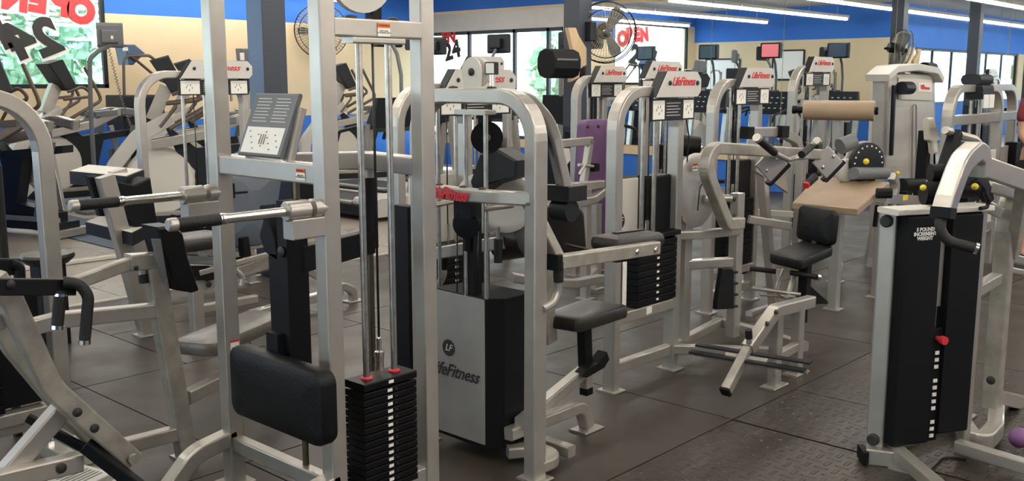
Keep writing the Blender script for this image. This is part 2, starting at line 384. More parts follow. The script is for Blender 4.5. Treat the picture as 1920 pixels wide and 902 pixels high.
# fluorescent light strips: rows along x
def strip_light(x0, y0, L=2.38):
    t = thing('fluorescent_light', 'fluorescent strip light hung in a ceiling row', 'ceiling light', (x0 + L / 2, y0, 2.95), 'fluorescent strip lights in the ceiling rows')
    b = B().use(CEI); z = 2.95
    b.bar((x0, y0, z + .09), (x0 + L, y0, z + .09), .13, .06)
    b.tube([(x0 + .5, y0, z + .12), (x0 + .5, y0, CZ)], .006, k=5); b.tube([(x0 + L - .5, y0, z + .12), (x0 + L - .5, y0, CZ)], .006, k=5)
    b.done('housing', CEI, t)
    B().use(TUBE).bar((x0 + .03, y0, z + .035), (x0 + L - .03, y0, z + .035), .075, .045, c=.018).done('tube', TUBE, t)
    return t
proto = None
for j, y in enumerate((14.1, 11.9, 9.9, 7.9, 5.9, 3.9, 1.9, .4, -1.1, -3.0, -4.8)):  # rows by the camera set closer, some added to brighten -y faces
    x = 4.5 if y > 9.3 else (-7.6 if y > 5 else -.34)
    n = 0
    while x + 2.38 < WX - .2:
        if proto is None: proto = strip_light(x, y)
        else: dup(proto, V((x + 1.19, y, 2.95)), None)
        x += 2.42; n += 1
# ---------------------------------------------------------------- outdoors
struct(B().use(ASPH).box(-60, 60, -60, 60, -.3, -.2, c=.001).done('ground'))
def tree(c, h, r, label, seed):
    rnd = random.Random(seed); t = thing('tree', label, 'tree', (c[0], c[1], -.2))
    B().use(mat('bark_%d' % seed, (.12, .09, .06), .9)).bar((c[0], c[1], -.2), (c[0], c[1], h * .6), .3, .3, w2=.15, h2=.15).done('trunk', None, t)
    b = B().use(LEAF)
    for i in range(2600):
        th = rnd.uniform(0, 2 * PI); ph = math.acos(rnd.uniform(-1, 1)); q = r * rnd.uniform(.55, 1.0)
        p = V((c[0] + q * math.sin(ph) * math.cos(th), c[1] + q * math.sin(ph) * math.sin(th), h * .55 + q * .9 * math.cos(ph) * h / (2 * r)))
        if p.z < 0: continue
        d = V((rnd.uniform(-1, 1), rnd.uniform(-1, 1), rnd.uniform(-1, 1))).normalized(); e = d.orthogonal() * rnd.uniform(.06, .17); f = d.cross(e)
        b._face([b.bm.verts.new(p + e), b.bm.verts.new(p + f), b.bm.verts.new(p - e), b.bm.verts.new(p - f)])
    b.done('foliage', LEAF, t)
tree((3.6, 21.5), 6.0, 2.2, 'leafy green tree outside the lettered window at its left', 1)
tree((9.0, 23.5), 5.6, 2.2, 'leafy green tree outside the lettered window at its right', 2)
struct(B().use(FWHT).box(1.5, 9.5, 17.0, 17.15, -.3, 1.25, c=.01).done('trim_8'))
struct(B().use(mat('pale_building', (.75, .80, .82), .8)).box(26, 30, 8, 18.5, -.3, 3.2, c=.01).done('trim_9'))
tree((23.5, 18.6), 3.4, 1.7, 'tree farther off beyond the added glazing by the corner', 4)
def car(c, rz, m, label):
    t = thing('car', label, 'car', (c[0], c[1], -.2)); b = B().use(m); x, y = c
    pr = [(-2.1, .3), (-2.1, .75), (-1.5, .9), (-.9, 1.35), (.6, 1.38), (1.2, .92), (2.0, .8), (2.15, .45), (2.1, .3)]
    ax = V((math.cos(rz), math.sin(rz), 0)); n = V((-ax.y, ax.x, 0)); o = V((x, y, -.2))
    b.prism([o + ax * p + ZZ * q for p, q in pr], n, 1.7, c=.06).done('body', m, t)
    g = B().use(SCR); g.prism([o + ax * p + ZZ * q for p, q in ((-1.25, .95), (-.8, 1.28), (.5, 1.3), (.95, .95))], n, 1.71).done('side_windows', SCR, t)
    for s_ in (-1.3, 1.35):
        for k_ in (-.8, .8): B().use(RUB).cyl(o + ax * s_ + n * (k_ - .1) + ZZ * .32, o + ax * s_ + n * (k_ + .1) + ZZ * .32, .32).done('wheel', RUB, t)
car((18.5, 13.6), 1.6, mat('blue_car', (.25, .42, .60), .3), 'pale blue car parked outside the added glazing by the corner')
# window lettering, painted on the inside of the glass and reading correctly from outdoors
wy = WY + .012
def glass_word(s, px, py, size, m, tilt, name, label, sh=.0, outl=True, z=1.0):
    c = at(px, py, y=wy); a = math.radians(tilt); r = V((-math.cos(a), 0, math.sin(a))); u = V((math.sin(a), 0, math.cos(a)))
    t = thing(name, label, 'window lettering', c)
    text(s, c, r, u, size, m, t, 'painted_or_reflected_letters', shear=sh, bold=.035, ext=.002)
    text(s, c + V((0, .006, 0)) + V((.03, 0, -.03)), r, u, size * 1.0, FWHT, t, 'letter_outline', shear=sh, bold=.05, ext=.001)
    return t
glass_word('O', 152, 22, .48, RED, 8, 'painted_letter', 'red painted letter O seen reversed at the top of the window')
glass_word('P', 114, 8, .46, RED, 8, 'painted_letter', 'red painted letter P seen reversed beside the letter O')
glass_word('E', 72, 2, .44, RED, 8, 'painted_letter', 'red painted letter E seen reversed at the window top')
glass_word('N', 28, -2, .44, RED, 8, 'painted_letter', 'red painted letter N seen reversed at the window top left')
glass_word('2', 88, 72, .68, INK, -22, 'painted_or_reflected_numeral', 'black painted numeral 2 seen reversed under the red letters')
glass_word('4', 40, 78, .68, INK, -22, 'painted_or_reflected_numeral', 'black painted numeral 4 seen reversed, left of the reversed 2')
glass_word('H', -12, 72, .55, INK, -22, 'painted_letter', 'black painted letter H cut by the left edge of the photo')
# mirrored lettering imitated on the made-up glazing, so reading correctly from this side
def glass_word2(s, px, py, size, m, tilt, name, label):
    c = at(px, py, x=WX + .03); a = math.radians(tilt); r = V((0, -math.cos(a), math.sin(a))); u = V((0, math.sin(a), math.cos(a)))
    t = thing(name, label, 'window lettering', c); text(s, c, r, u, size, m, t, 'painted_or_reflected_letters', bold=.02, ext=.002); return t
glass_word2('EN', 841, 70, .30, RED, 0, 'reflected_word', 'red letters imitating a reflection, high on the glazing by the corner')
glass_word2('24', 848, 96, .44, INK, 12, 'painted_or_reflected_numeral', 'black numerals imitating a reflection on the glazing by the corner')
tag(B().use(CYN).prism([at(925, 76, x=WX + .02), at(930, 66, x=WX + .02), at(948, 66, x=WX + .02), at(945, 76, x=WX + .02)], XD, .01).done('window_sticker', CYN), 'bright blue sticker high on the added glazing', 'sticker')

# ---------------------------------------------------------------- wall / column fans
def fan(c, face, r, label, stand, wk=1.):
    """caged fan; c centre, face = direction the air goes"""
    t = thing('wall_fan', label, 'fan', V(stand)); d, a, u = frame(V(face)); c = V(c)
    m = PLS; b = B().use(m)
    for s0, rr in ((.0, r), (.07, r), (.12, r * .8)):
        ring = [c + d * s0 + (a * math.cos(i * PI / 16) + u * math.sin(i * PI / 16)) * rr for i in range(33)]
        b.tube(ring, .006, k=5)
    b.done('rim', m, t)
    g = B().use(CHR if False else mat('fan_wire', (.42, .38, .28), .4, .5))
    for i in range(48):
        an = i * 2 * PI / 48; e = a * math.cos(an) + u * math.sin(an)
        g.tube([c + d * .13 + e * .05, c + d * .13 + e * r * .6, c + d * .10 + e * r * .9, c + d * .04 + e * r, c - d * .06 + e * r * .85, c - d * .10 + e * .08], .0022 * wk, k=4)
    for q in (.3, .55, .75, .9):
        g.tube([c + d * (.13 if q < .8 else .105) + (a * math.cos(i * PI / 12) + u * math.sin(i * PI / 12)) * r * q for i in range(25)], .0022 * wk, k=4)
    g.done('cage', None, t)
    bl = B().use(GRY)
    for i in range(3):
        an = i * 2 * PI / 3; e = a * math.cos(an) + u * math.sin(an); f = a * -math.sin(an) + u * math.cos(an)
        bl.loft([[c + e * q + f * wd + d * (.04 + wd * .35), c + e * q - f * wd + d * (.0 - wd * .2), c + e * q - f * wd + d * (-.004 - wd * .2), c + e * q + f * wd + d * (.036 + wd * .35)] for q, wd in ((.05, .025), (r * .4, .05), (r * .7, .07), (r * .88, .05))])
    bl.done('blades', GRY, t)
    B().use(BLK).lathe(c - d * .2, d, [(.001, 0), (.08, .0), (.09, .03), (.09, .15), (.05, .18)]).done('motor', BLK, t)
    B().use(CHR).lathe(c + d * .12, d, [(.05, 0), (.045, .02), (.001, .025)]).done('badge', CHR, t)
    k = B().use(PLS); k.tube([c - d * .15, c - d * .32 - u * .05, V(stand) + ZZ * .0], .018, fil=.08); k.box(V(stand).x - .05, V(stand).x + .05, V(stand).y - .05, V(stand).y + .05, V(stand).z - .1, V(stand).z + .1)
    k.done('bracket', PLS, t)
    return t
fan(at(1135, 60, x=9.05), V((-.55, -.55, -.15)), .34, 'black caged fan on the dark column above the purple pad', (8.78, 6.88, 2.15))
fc = at(603, 58, y=14.15)
fan(fc, V((-.75, -.75, -.15)), .46, 'wire caged fan on the cream wall beside the front tower', (fc.x + .15, 14.52, fc.z - .25), 2.2)
# paper towel dispenser, paper, bag
c = at(1043, 120, y=6.86)
t = thing('paper_towel_dispenser', 'black rounded paper towel dispenser mounted on the dark column', 'dispenser', (c.x, 6.80, c.z - .2))
b = B().use(BLK); x0, x1 = X(1020, 6.75, 120), X(1066, 6.75, 120)
b.sweep([(x0, 6.72, c.z), (x1 + .02, 6.72, c.z)], .24, .30, n=YD, c=.10); b.done('casing', BLK, t)
B().use(GRY).box(x0 + .03, x1 - .03, 6.595, 6.61, c.z + .03, c.z + .05).done('viewing_strip', GRY, t)
p0 = at(1075, 90, y=6.84)
b = B().use(PAP); pts = [(1062, 52), (1078, 52), (1081, 66), (1097, 90), (1098, 122), (1084, 130), (1083, 146), (1068, 154), (1071, 100)]
b.prism([at(a, c_, y=6.80) + V((0, .01 * math.sin(i * 2.1), 0)) for i, (a, c_) in enumerate(pts)], YD, .05, c=.008)
tag(b.done('paper_bag', PAP), 'crumpled brown paper hanging on the dark column beside the dispenser', 'paper bag')
tag(B().use(BLK).pad(at(1091, 135, y=6.80), XD, ZZ, .10, .13, .06, r=.03).done('wall_bottle_holder', BLK), 'small black box on the column beneath the brown paper', 'box')
# framed pictures and board on the left wall that show in the mirror
for i, (px, py, wpx, hpx, lab) in enumerate([(1356, 140, .5, .4, 'wide framed poster on the cream wall seen in the mirror'), (1479, 122, .42, .36, 'small framed print on the cream wall seen in the mirror')]):
    q = at(px, py, x=2 * WX - SX); t = thing('framed_poster', lab, 'picture', (SX + .015, q.y, q.z))
    b = B().use(PLS); yy, z = q.y, q.z
    for s_ in (-1, 1):
        b.box(SX + .001, SX + .03, yy + s_ * wpx - .02, yy + s_ * wpx + .02, z - hpx, z + hpx); b.box(SX + .001, SX + .03, yy - wpx, yy + wpx, z + s_ * hpx - .02, z + s_ * hpx + .02)
    b.done('picture_frame', PLS, t); B().use(FWHT if i < 2 else SCR).box(SX + .001, SX + .015, yy - wpx, yy + wpx, z - hpx, z + hpx).done('print', None, t)
q = at(1843, 126, x=2 * WX + 5); 
tag(B().use(GRN).box(LX + .01, LX + .03, q.y * .9 - .35, q.y * .9 + .35, 1.65, 2.1).done('window_sign', GRN), 'bright yellow green sign on the storefront window', 'sign')
# ================================================================ strength machines
def weight_stack(t, o, a, n, w, d, z0, ztop, count, lab_s=0., pin=None, gap=.0015):
    """stack of plates; o = centre on the floor; each plate a part"""
    hgt = (ztop - z0) / count
    for i in range(count):
        b = B().use(PLAT); c = o + ZZ * (z0 + hgt * (i + .5))
        b.bar(c - a * w / 2, c + a * w / 2, d, hgt - .003, c=.003)
        top = i == count - 1
        if not (top) or True:
            p = b.done('weight_plate', PLAT, t)
        l = B().use(LBL); q = c + n * (d / 2 + .0008) + a * lab_s
        l.bar(q - a * .011, q + a * .011, .0015, min(.012, hgt * .6), c=.0004); l.done('number_label', LBL, p)
        h = B().use(INK); q = c + n * (d / 2 + .0004) + a * (lab_s + .03); h.cyl(q - n * .001, q + n * .001, .005, k=8); h.done('pin_hole', INK, p)
def guide_rods(t, ps, z0, z1, r=.0125, m=None):
    for p in ps: B().use(m or ROD).cyl(p + ZZ * z0, p + ZZ * z1, r, k=14).done('guide_rod', m or ROD, t)
def cable(t, path, r=.004, name='cable'): B().use(CABLE).tube(path, r, k=6).done(name, CABLE, t)
def pulley(t, c, ax, r, m=None, w=.03):
    ax = V(ax).normalized()
    return B().use(m or PLS).lathe(V(c) - ax * w / 2, ax, [(.012, -.004), (r, 0), (r, w * .2), (r * .88, w * .5), (r, w * .8), (r, w), (.012, w + .004)]).done('pulley', m or PLS, t)
def bolt(t, c, n, r=.012, m=None):
    n = V(n).normalized(); B().use(m or INK).lathe(V(c), n, [(r, 0), (r, .004), (r * .6, .009), (.001, .010)], k=12).done('bolt', m or INK, t)
def foot(t, c, w=.10, d=.12, m=None):
    b = B().use(m or SIL); b.box(c[0] - w / 2, c[0] + w / 2, c[1] - d / 2, c[1] + d / 2, 0, .010)
    b.done('foot_plate', m or SIL, t)
def warn(t, c, a, u, n, s=1.):
    """orange over white caution label"""
    c = V(c) + n * .001
    b = B().use(ORG).bar(c + u * .011 * s - a * .030 * s, c + u * .011 * s + a * .030 * s, .0015, .018 * s, up=u, c=.0005)
    b.use(LBL).bar(c - u * .013 * s - a * .030 * s, c - u * .013 * s + a * .030 * s, .0015, .030 * s, up=u, c=.0005)
    o = b.done('caution_label', None, t)
    text('WARNING', c + n * .0012 + u * .011 * s, a, u, .011 * s, INK, o, ext=.0003)
    text('KEEP CLEAR\nOF MOVING PARTS', c + n * .0012 - u * .012 * s, a, u, .0075 * s, INK, o, ext=.0003)
def logo_disc(t, c, a, u, n, r):
    o = B().use(INK).lathe(V(c), n, [(r, 0), (r, .0015), (.001, .0016)]).done('round_emblem', INK, t)
    text('LF', V(c) + n * .0022, a, u, r * 1.15, LBL, o, shear=.35, ext=.0004, bold=.0)
def tower(label, o, a, n, W, H, group=None, plate=(.22, .66), pz=None, rods=(.24, .34), pw=.056, stack=(.20, .42, .43, .79), nst=10, shroud=(.14, .30, .30, 1.1), cover=(.34, .54, .25, 1.1), base=True, name='weight_stack_tower', txt=True, back=.12, fil=.20):
    t = thing(name, label, 'gym machine', o, group); o = V((o[0], o[1], 0)); a = V(a); n = V(n)
    P = lambda s_, z, d_=0.: o + a * s_ + n * d_ + ZZ * z
    B().use(SIL).sweep([P(0, 0), P(0, H), P(W, H), P(W, 0)], .075, pw, n=n, fil=fil).done('arch_frame', SIL, t)
    if base:
        b = B().use(SIL); b.bar(P(.02, .12), P(W - .02, .12), .05, .06); b.bar(P(.02, stack[2] - .04), P(W - .02, stack[2] - .04), .075, .06); b.done('cross_rail', SIL, t)
        foot(t, P(0, 0)); foot(t, P(W, 0))
    if plate:
        p0, p1 = plate; z0 = H - .03; h = pz or .135
        b = B().use(PLS); out = [P(p0, z0), P(p0 + .10, z0 + h), P(p1 - .04, z0 + h), P(p1, z0 + h - .04), P(p1, z0 + .03), P(p1 - .03, z0)]
        b.prism([q + n * .05 for q in out], n, .06, c=.003); hd = b.done('header_cover', PLS, t)
        m = sum(out, V()) / len(out)
        B().use(SHELL).prism([m + (q - m) * .985 + n * .082 for q in out], n, .006, c=.002).done('header_face', SHELL, hd)
        for s_ in (p0 + .12, p1 - .045): bolt(hd, P(s_, z0 + h * .55, .086), n, .013)
        if txt: text('LifeFitness', P((p0 + p1) / 2 + .035, z0 + h * .6, .087), a, ZZ, .062, RED, hd, shear=.5, bold=.001, width=(p1 - p0) * .52)
        b = B().use(PLS); zc = z0 - .065; b.bar(P(p0 + .0, zc, .05), P(p1 - .02, zc, .05), .012, .115, c=.002); pc = b.done('instruction_placard', PLS, t)
        L = p1 - p0 - .02
        for s_, w_ in ((.16, .26), (.85, .24)):
            B().use(LBL).bar(P(p0 + L * s_ - L * w_ / 2, zc, .0572), P(p0 + L * s_ + L * w_ / 2, zc, .0572), .002, .098, c=.0006).done('diagram_panel', LBL, pc)
            for k in range(5): 
                B().use(GRY).bar(P(p0 + L * s_ - L * .06 + .012 * k, zc + .02 * math.sin(k * 2.4), .0586), P(p0 + L * s_ - L * .06 + .012 * k + .006, zc + .02 * math.sin(k * 2.4), .0586), .0006, .014, c=.0002).done('diagram_mark', GRY, pc)
        b = B().use(WHT)
        for k in range(5): b.bar(P(p0 + L * .34, zc + .034 - k * .016, .0567), P(p0 + L * (.66 - .05 * (k % 2)), zc + .034 - k * .016, .0567), .001, .0035, c=.0003)
        b.done('printed_lines', WHT, pc)
    guide_rods(t, [P(s_, 0) for s_ in rods], stack[2], H - .03)
    cable(t, [P((rods[0] + rods[1]) / 2, stack[3] + .1), P((rods[0] + rods[1]) / 2, H - .03)])
    B().use(CHR).cyl(P((rods[0] + rods[1]) / 2, stack[3]), P((rods[0] + rods[1]) / 2, stack[3] + .11), .011).done('cable_stem', CHR, t)
    if stack: weight_stack(t, P((stack[0] + stack[1]) / 2, 0), a, n, stack[1] - stack[0], .10, stack[2], stack[3], nst)
    if shroud:
        b = B().use(WHT).bar(P(shroud[0], (shroud[2] + shroud[3]) / 2, -.09), P(shroud[1], (shroud[2] + shroud[3]) / 2, -.09), .012, shroud[3] - shroud[2], c=.003)
        sh = b.done('white_shroud', WHT, t)
        r_ = min(.045, (shroud[1] - shroud[0]) * .3); logo_disc(sh, P(shroud[0] + r_ + .02, shroud[3] - .22, -.083), a, ZZ, n, r_)
    if cover:
        b = B().use(BLK).bar(P(cover[0], (cover[2] + cover[3]) / 2, -.06), P(cover[1], (cover[2] + cover[3]) / 2, -.06), .11, cover[3] - cover[2], c=.012)
        b.done('black_cover', BLK, t)
    return t, P

# ---- M1: assisted dip tower in front -------------------------------------------------
AX = 2.05; YA = 3.41; YB = 2.74; HT = 2.35
t = thing('assisted_dip_machine', 'tall silver assisted dip tower with two chrome handles and a black knee pad', 'gym machine', (2.25, 3.0, 0))
XC = 2.50
b = B().use(SIL)
for x, y in ((AX, YA), (AX, YB), (XC, YB)):
    B().use(SIL).bar((x, y, 0.0), (x, y, HT), .066, .066, up=XD, c=.006).done('upright_post', SIL, t)
B().use(SIL).bar((AX, YA, 1.30), (AX, YB, 1.30), .05, .072, c=.006).done('front_crossbeam', SIL, t)
zt = at(700, 53, y=YB - .03).z
B().use(SIL).bar((AX + .03, YB, zt), (XC - .03, YB, zt), .066, .062, c=.006).done('upper_crossbeam', SIL, t)
B().use(SIL).bar((AX, YA, HT - .035), (AX, YB, HT - .035), .062, .066, c=.006).done('top_crossbeam', SIL, t)
K = at(690, 300, z=1.30)
b = B().use(SIL).bar((AX + .03, YA, 1.30), K, .06, .07); b.bar(K, (XC, YB + .03, 1.30), .06, .07); b.done('rear_brace', SIL, t)
B().use(SIL).bar((AX, YA, .055 + .12), (AX, YB, .055 + .12), .05, .06).done('lower_crossbeam', SIL, t)
B().use(SIL).bar((AX, YB, .10), (XC, YB, .10), .05, .06).done('base_rail', SIL, t)
for x, y in ((AX, YA), (AX, YB), (XC, YB)): foot(t, (x, y), .12, .12)
# curved feet to the front (towards -x)
B().use(SIL).sweep([(AX, YA, .20), (AX - .18, YA, .17), (AX - .34, YA, .012)], .066, .066, n=YD, fil=.16).done('curved_foot', SIL, t)
for y in (YB,):
    B().use(SIL).sweep([(AX, y, .20), (AX - .18, y, .17), (AX - .34, y, .012)], .066, .066, n=YD, fil=.16).done('curved_foot', SIL, t)
text_c = V((AX + .0, YB + .10, 1.31)); warn(t, (AX - .0255, YB + .11, 1.30), NY, ZZ, NX, .85)
warn(t, (AX + .24, YB - .0345, zt), XD, ZZ, NY, .95)
# long label strip on the left post
b = B().use(LBL).box(AX - .012, AX + .026, YA - .0345, YA - .033, .34, .60, c=.0004); b.use(RED).box(AX - .012, AX + .026, YA - .035, YA - .033, .594, .603, c=.0003); s_ = b.done('warning_strip', None, t)
b = B().use(GRY)
for k in range(22): b.box(AX - .008, AX + .022, YA - .0349, YA - .0340, .35 + k * .0105, .354 + k * .0105, c=.0002)
b.done('printed_lines', GRY, s_)
# instruction board on the crossbeam
bl = [at(453, 292, x=AX - .02), at(532, 302, x=AX - .02)]
lo0, lo1 = bl; u_ = V((.09, 0, .215)).normalized(); aa = NY; zc = 1.345
c0 = V((AX - .03, (lo0.y + lo1.y) / 2, zc)); wd = abs(lo0.y - lo1.y)
nn = aa.cross(u_).normalized(); hB = .245
o_ = c0 + u_ * hB / 2
b = B().use(GRY).bar(o_ - aa * wd / 2, o_ + aa * wd / 2, .018, hB, up=u_, c=.008); bd = b.done('instruction_board', None, t)
q = o_ + nn * .0095
B().use(LBL).bar(q - aa * wd * .44 - u_ * .062, q + aa * wd * .44 - u_ * .062, .002, .10, up=u_, c=.001).done('diagram_panel', LBL, bd)
b = B().use(LBL)
for cx in (-.22, .22):
    for k in range(8): b.bar(q + aa * wd * (cx - .17) + u_ * (.098 - k * .0125), q + aa * wd * (cx + .13 + .04 * (k % 2)) + u_ * (.098 - k * .0125), .001, .0022, up=u_, c=.0002)
b.done('printed_lines', LBL, bd)
b = B().use(TAN)
for k in (-.014, 0, .014): b.bar(q + nn * .001 + aa * k - u_ * .04, q + nn * .001 + aa * k - u_ * .078, .0012, .007, up=nn, c=.0003)
b.use(GRY)
for i in range(14): 
    e = aa * wd * (-.36 + .72 * ((i * 5) % 14) / 13) - u_ * (.03 + .065 * ((i * 3) % 7) / 6); b.bar(q + nn * .001 + e, q + nn * .001 + e + aa * .008, .0012, .005, up=u_, c=.0003)
b.done('muscle_diagram', None, bd)
b = B().use(SIL)
b.bar(V((AX, c0.y + wd * .38, 1.33)), V((AX + .06, c0.y + wd * .38, 1.50)), .04, .03, up=YD); b.bar(V((AX, c0.y - wd * .5, 1.33)), V((AX + .06, c0.y - wd * .5, 1.52)), .03, .04, up=YD); b.done('board_bracket', SIL, t)
# dip handles
for y in (YA, YB):
    z = 1.19
    B().use(SIL).box(AX - .16, AX, y - .03, y + .03, z - .095, z - .027).done('handle_arm', SIL, t)
    B().use(SIL).lathe((AX - .20 + .03, y, z), XD, [(.030, 0), (.034, .004), (.034, .085), (.014, .09), (.014, .10), (.034, .105), (.034, .15), (.030, .155)]).done('handle_socket', SIL, t)
    h = B().use(CHR).lathe((AX - .59, y, z), XD, [(.0165, .03), (.0165, .18), (.019, .181), (.019, .195), (.0165, .2), (.0165, .42)]).done('dip_handle', CHR, t)
    B().use(RUB).lathe((AX - .562, y, z), XD, [(.012, 0), (.0195, 0), (.0195, .145), (.012, .145)]).done('handle_grip', RUB, h)
    B().use(SIL).lathe((AX - .59, y, z), XD, [(.001, 0), (.016, 0), (.0205, .005), (.0205, .029), (.012, .029)]).done('grip_cap', SIL, h)
B().use(PLS).box(AX - .005, AX + .06, YA + .0, YA + .045, 1.16, 1.22).done('end_cap', PLS, t)
# knee pad carriage
kx = 1.90; yk0, yk1 = 3.16, 2.595
B().use(VIN).pad((kx + .03, (yk0 + yk1) / 2, .525), NY, ZZ, abs(yk0 - yk1), .265, .075, r=.05, e=.018).done('knee_pad', VIN, t)
B().use(BLK).box(kx + .068, kx + .085, 2.66, 3.12, .42, .62).done('pad_backing', BLK, t)
cy = 2.955
b = B().use(BLK); b.box(2.0, 2.07, cy - .045, cy + .075, .56, 1.0); b.prism([V((2.035, cy + .02, .98)), V((2.035, cy + .10, 1.0)), V((2.035, cy + .13, 1.06)), V((2.035, cy + .10, 1.12)), V((2.035, cy + .12, 1.17)), V((2.035, cy + .075, 1.13)), V((2.035, cy + .03, 1.05))], XD, .07, c=.004)
b.box(1.99, 2.08, cy - .055, cy + .0, .50, 1.20); b.box(1.96, 2.0, cy - .02, cy + .05, .45, .72); b.done('carriage', BLK, t)
bolt(t, (1.985, cy - .03, 1.02), NX, .02)
B().use(BRZ).cyl((2.06, 2.95 - .02, .01), (2.06, 2.95 - .02, 1.28), .012).done('carriage_rod', BRZ, t)
e0 = V((2.05, cy - .04, .985)); e1 = at(690, 480, z=.93); 
e1 = V((K.x, K.y, .965))
b = B().use(BLK).bar(e0, e1, .05, .095, c=.004); b.done('lever_beam', BLK, t)
for k in (-.02, .02): B().use(LBL).lathe(e0 + (e1 - e0) * .13 + ZZ * k + V((-.02, -.022, 0)), V((-.4, -1, 0)), [(.005, 0), (.001, .004)], k=8).done('rivet', LBL, t)
B().use(BLK).cyl(K + ZZ * -.36, K + ZZ * -.07, .035).done('counterweight_sleeve', BLK, t)
B().use(SIL).cyl(K + ZZ * -.075, K + ZZ * -.03, .030).done('sleeve_collar', SIL, t)
B().use(BRZ).cyl(K - ZZ * (K.z - .01), K - ZZ * .3, .014).done('pivot_rod', BRZ, t)
# rods, stack
yr = YB - .005
guide_rods(t, [V((2.20, yr, 0)), V((2.332, yr, 0))], .15, zt - .05, .0125, ROD)
B().use(SIL).box(2.15, 2.385, yr - .035, yr + .03, zt - .052, zt - .032).done('rod_plate', SIL, t)
cable(t, [V((2.262, yr, .66)), V((2.262, yr, HT - .1))], .0045)
B().use(CHR).lathe((2.262, yr, .565), ZZ, [(.016, 0), (.016, .045), (.018, .05), (.018, .07), (.010, .075), (.010, .12), (.006, .125)]).done('cable_stem', CHR, t)
pulley(t, (2.215, yr, zt + .16), (.25, 1, 0), .11, SHELL, .035)
B().use(BLK).box(2.25, 2.29, yr - .02, yr + .02, zt + .03, zt + .12).done('pulley_bracket', BLK, t)
for x in (2.17, 2.36): B().use(INK).lathe((x, yr, zt + .03), ZZ, [(.024, 0), (.020, .010), (.001, .014)]).done('bolt_cap', INK, t)
weight_stack(t, V((2.268, yr, 0)), XD, NY, .25, .11, .115, .512, 15, lab_s=-.005)
b = B().use(PLAT).bar((2.268 - .125, yr, .531), (2.268 + .125, yr, .531), .115, .028, c=.004); hp = b.done('top_plate', PLAT, t)
B().use(LBL).box(2.256, 2.279, yr - .0585, yr - .057, .525, .537, c=.0004).done('number_label', LBL, hp)
for x in (2.20, 2.332): B().use(RED).lathe((x, yr, .545), ZZ, [(.022, 0), (.022, .005), (.018, .008)]).done('rod_bushing', RED, t)

# ---- M2: leg curl style machine with the brushed shroud ------------------------------
x2 = 2.9; yr_ = 2.53; yl = 3.20
t = thing('leg_curl_machine', 'silver arch machine with brushed emblem shroud, red lettered bar and black seat', 'gym machine', (3.2, 2.85, 0))
zt2 = 1.555
B().use(SIL).sweep([(x2, yl, 0), (x2, yl, zt2), (x2, yr_, zt2), (x2, yr_, 0)], .075, .062, n=XD, fil=.17, seg=10).done('arch_frame', SIL, t)
# bowed lettered bar
zb = 1.160
b = B().use(SIL).sweep([(x2 - .01, yr_, zb), (x2 - .07, yr_ + .16, zb), (x2 - .09, (yl + yr_) / 2, zb), (x2 - .07, yl - .16, zb), (x2 - .01, yl, zb)], .055, .05, n=ZZ, fil=.4, seg=6); bw = b.done('bowed_bar', SIL, t)
text('LifeFitness', at(838, 364, x=x2 - .117), NY, ZZ, .07, RED, bw, shear=.5, bold=.003, width=.235)
for px in (824, 868, 904): q = at(px, 352, x=x2 - .08); B().use(INK).lathe((q.x, q.y, zb + .027), ZZ, [(.017, 0), (.013, .006), (.001, .009)]).done('bolt_cap', INK, t)
for px in (873, 911): guide_rods(t, [V((x2 - .0, Y(px, x2, 300), 0))], .1, zt2 - .06, .010, ROD)
guide_rods(t, [V((x2 + .12, Y(822, x2 + .12, 300), 0))], .1, zt2 - .06, .009, ROD)
y0_ = Y(873, x2, 300); y1_ = Y(911, x2, 300)
B().use(SIL).box(x2 - .035, x2 + .03, y1_ - .03, y0_ + .03, zt2 - .075, zt2 - .055).done('rod_plate', SIL, t)
pc = at(893, 135, x=x2); pulley(t, pc, (1, .25, 0), .062, WHT, .03)
b = B().use(WHT).prism([pc + V((-.022, .052 * math.cos(i * PI / 8), .06 * math.sin(i * PI / 8))) for i in range(9)] + [pc + V((-.022, -.045, -.075)), pc + V((-.022, .045, -.075))], XD, .01, c=.001); pg = b.done('pulley_guard', WHT, t)
bolt(pg, pc + V((-.028, 0, 0)), NX, .016)
cable(t, [pc + V((0, .06, 0)), V((x2, pc.y + .06, zt2 - .05)), V((x2, y0_ + .015, .75))], .0045)
b = B().use(PLS); q = at(922, 128, x=x2); b.box(x2 - .01, x2 + .01, q.y - .028, q.y + .028, q.z - .025, q.z + .025); b.done('mini_placard', PLS, t)
B().use(LBL).box(x2 - .012, x2 - .009, q.y - .022, q.y + .022, q.z - .020, q.z + .020, c=.0005).done('placard_face', LBL, t)
b = B().use(CHR); b.cyl((x2, q.y + .005, zt2 + .03), (x2, q.y + .005, q.z), .006); b.cyl((x2, q.y - .01, zt2 + .03), (x2, q.y - .01, q.z), .006); b.done('placard_stem', CHR, t)
for yy in (y0_ + .07, q.y): B().use(INK).lathe((x2, yy, zt2 + .03), ZZ, [(.022, 0), (.018, .008), (.001, .012)]).done('bolt_cap', INK, t)
pulley(t, at(913, 258, x=x2 + .10), (1, .9, 0), .068, BLK, .03); B().use(BLK).bar(at(909, 215, x=x2 + .1), at(909, 250, x=x2 + .1), .04, .05, up=XD).done('pulley_strap', BLK, t)
pulley(t, at(876, 420, x=x2 - .02), (1, .4, 0), .06, BLK, .03)
b = B().use(BLK); q = at(876, 395, x=x2 - .02); b.box(x2 - .045, x2 + .02, q.y - .045, q.y + .055, q.z - .03, q.z + .045); b.cyl(at(878, 470, x=x2), at(878, 440, x=x2), .02); b.done('pulley_bracket', BLK, t)
cable(t, [at(857, 560, x=x2), at(857, 420, x=x2)], .0035); cable(t, [at(896, 545, x=x2), at(896, 420, x=x2)], .0035)
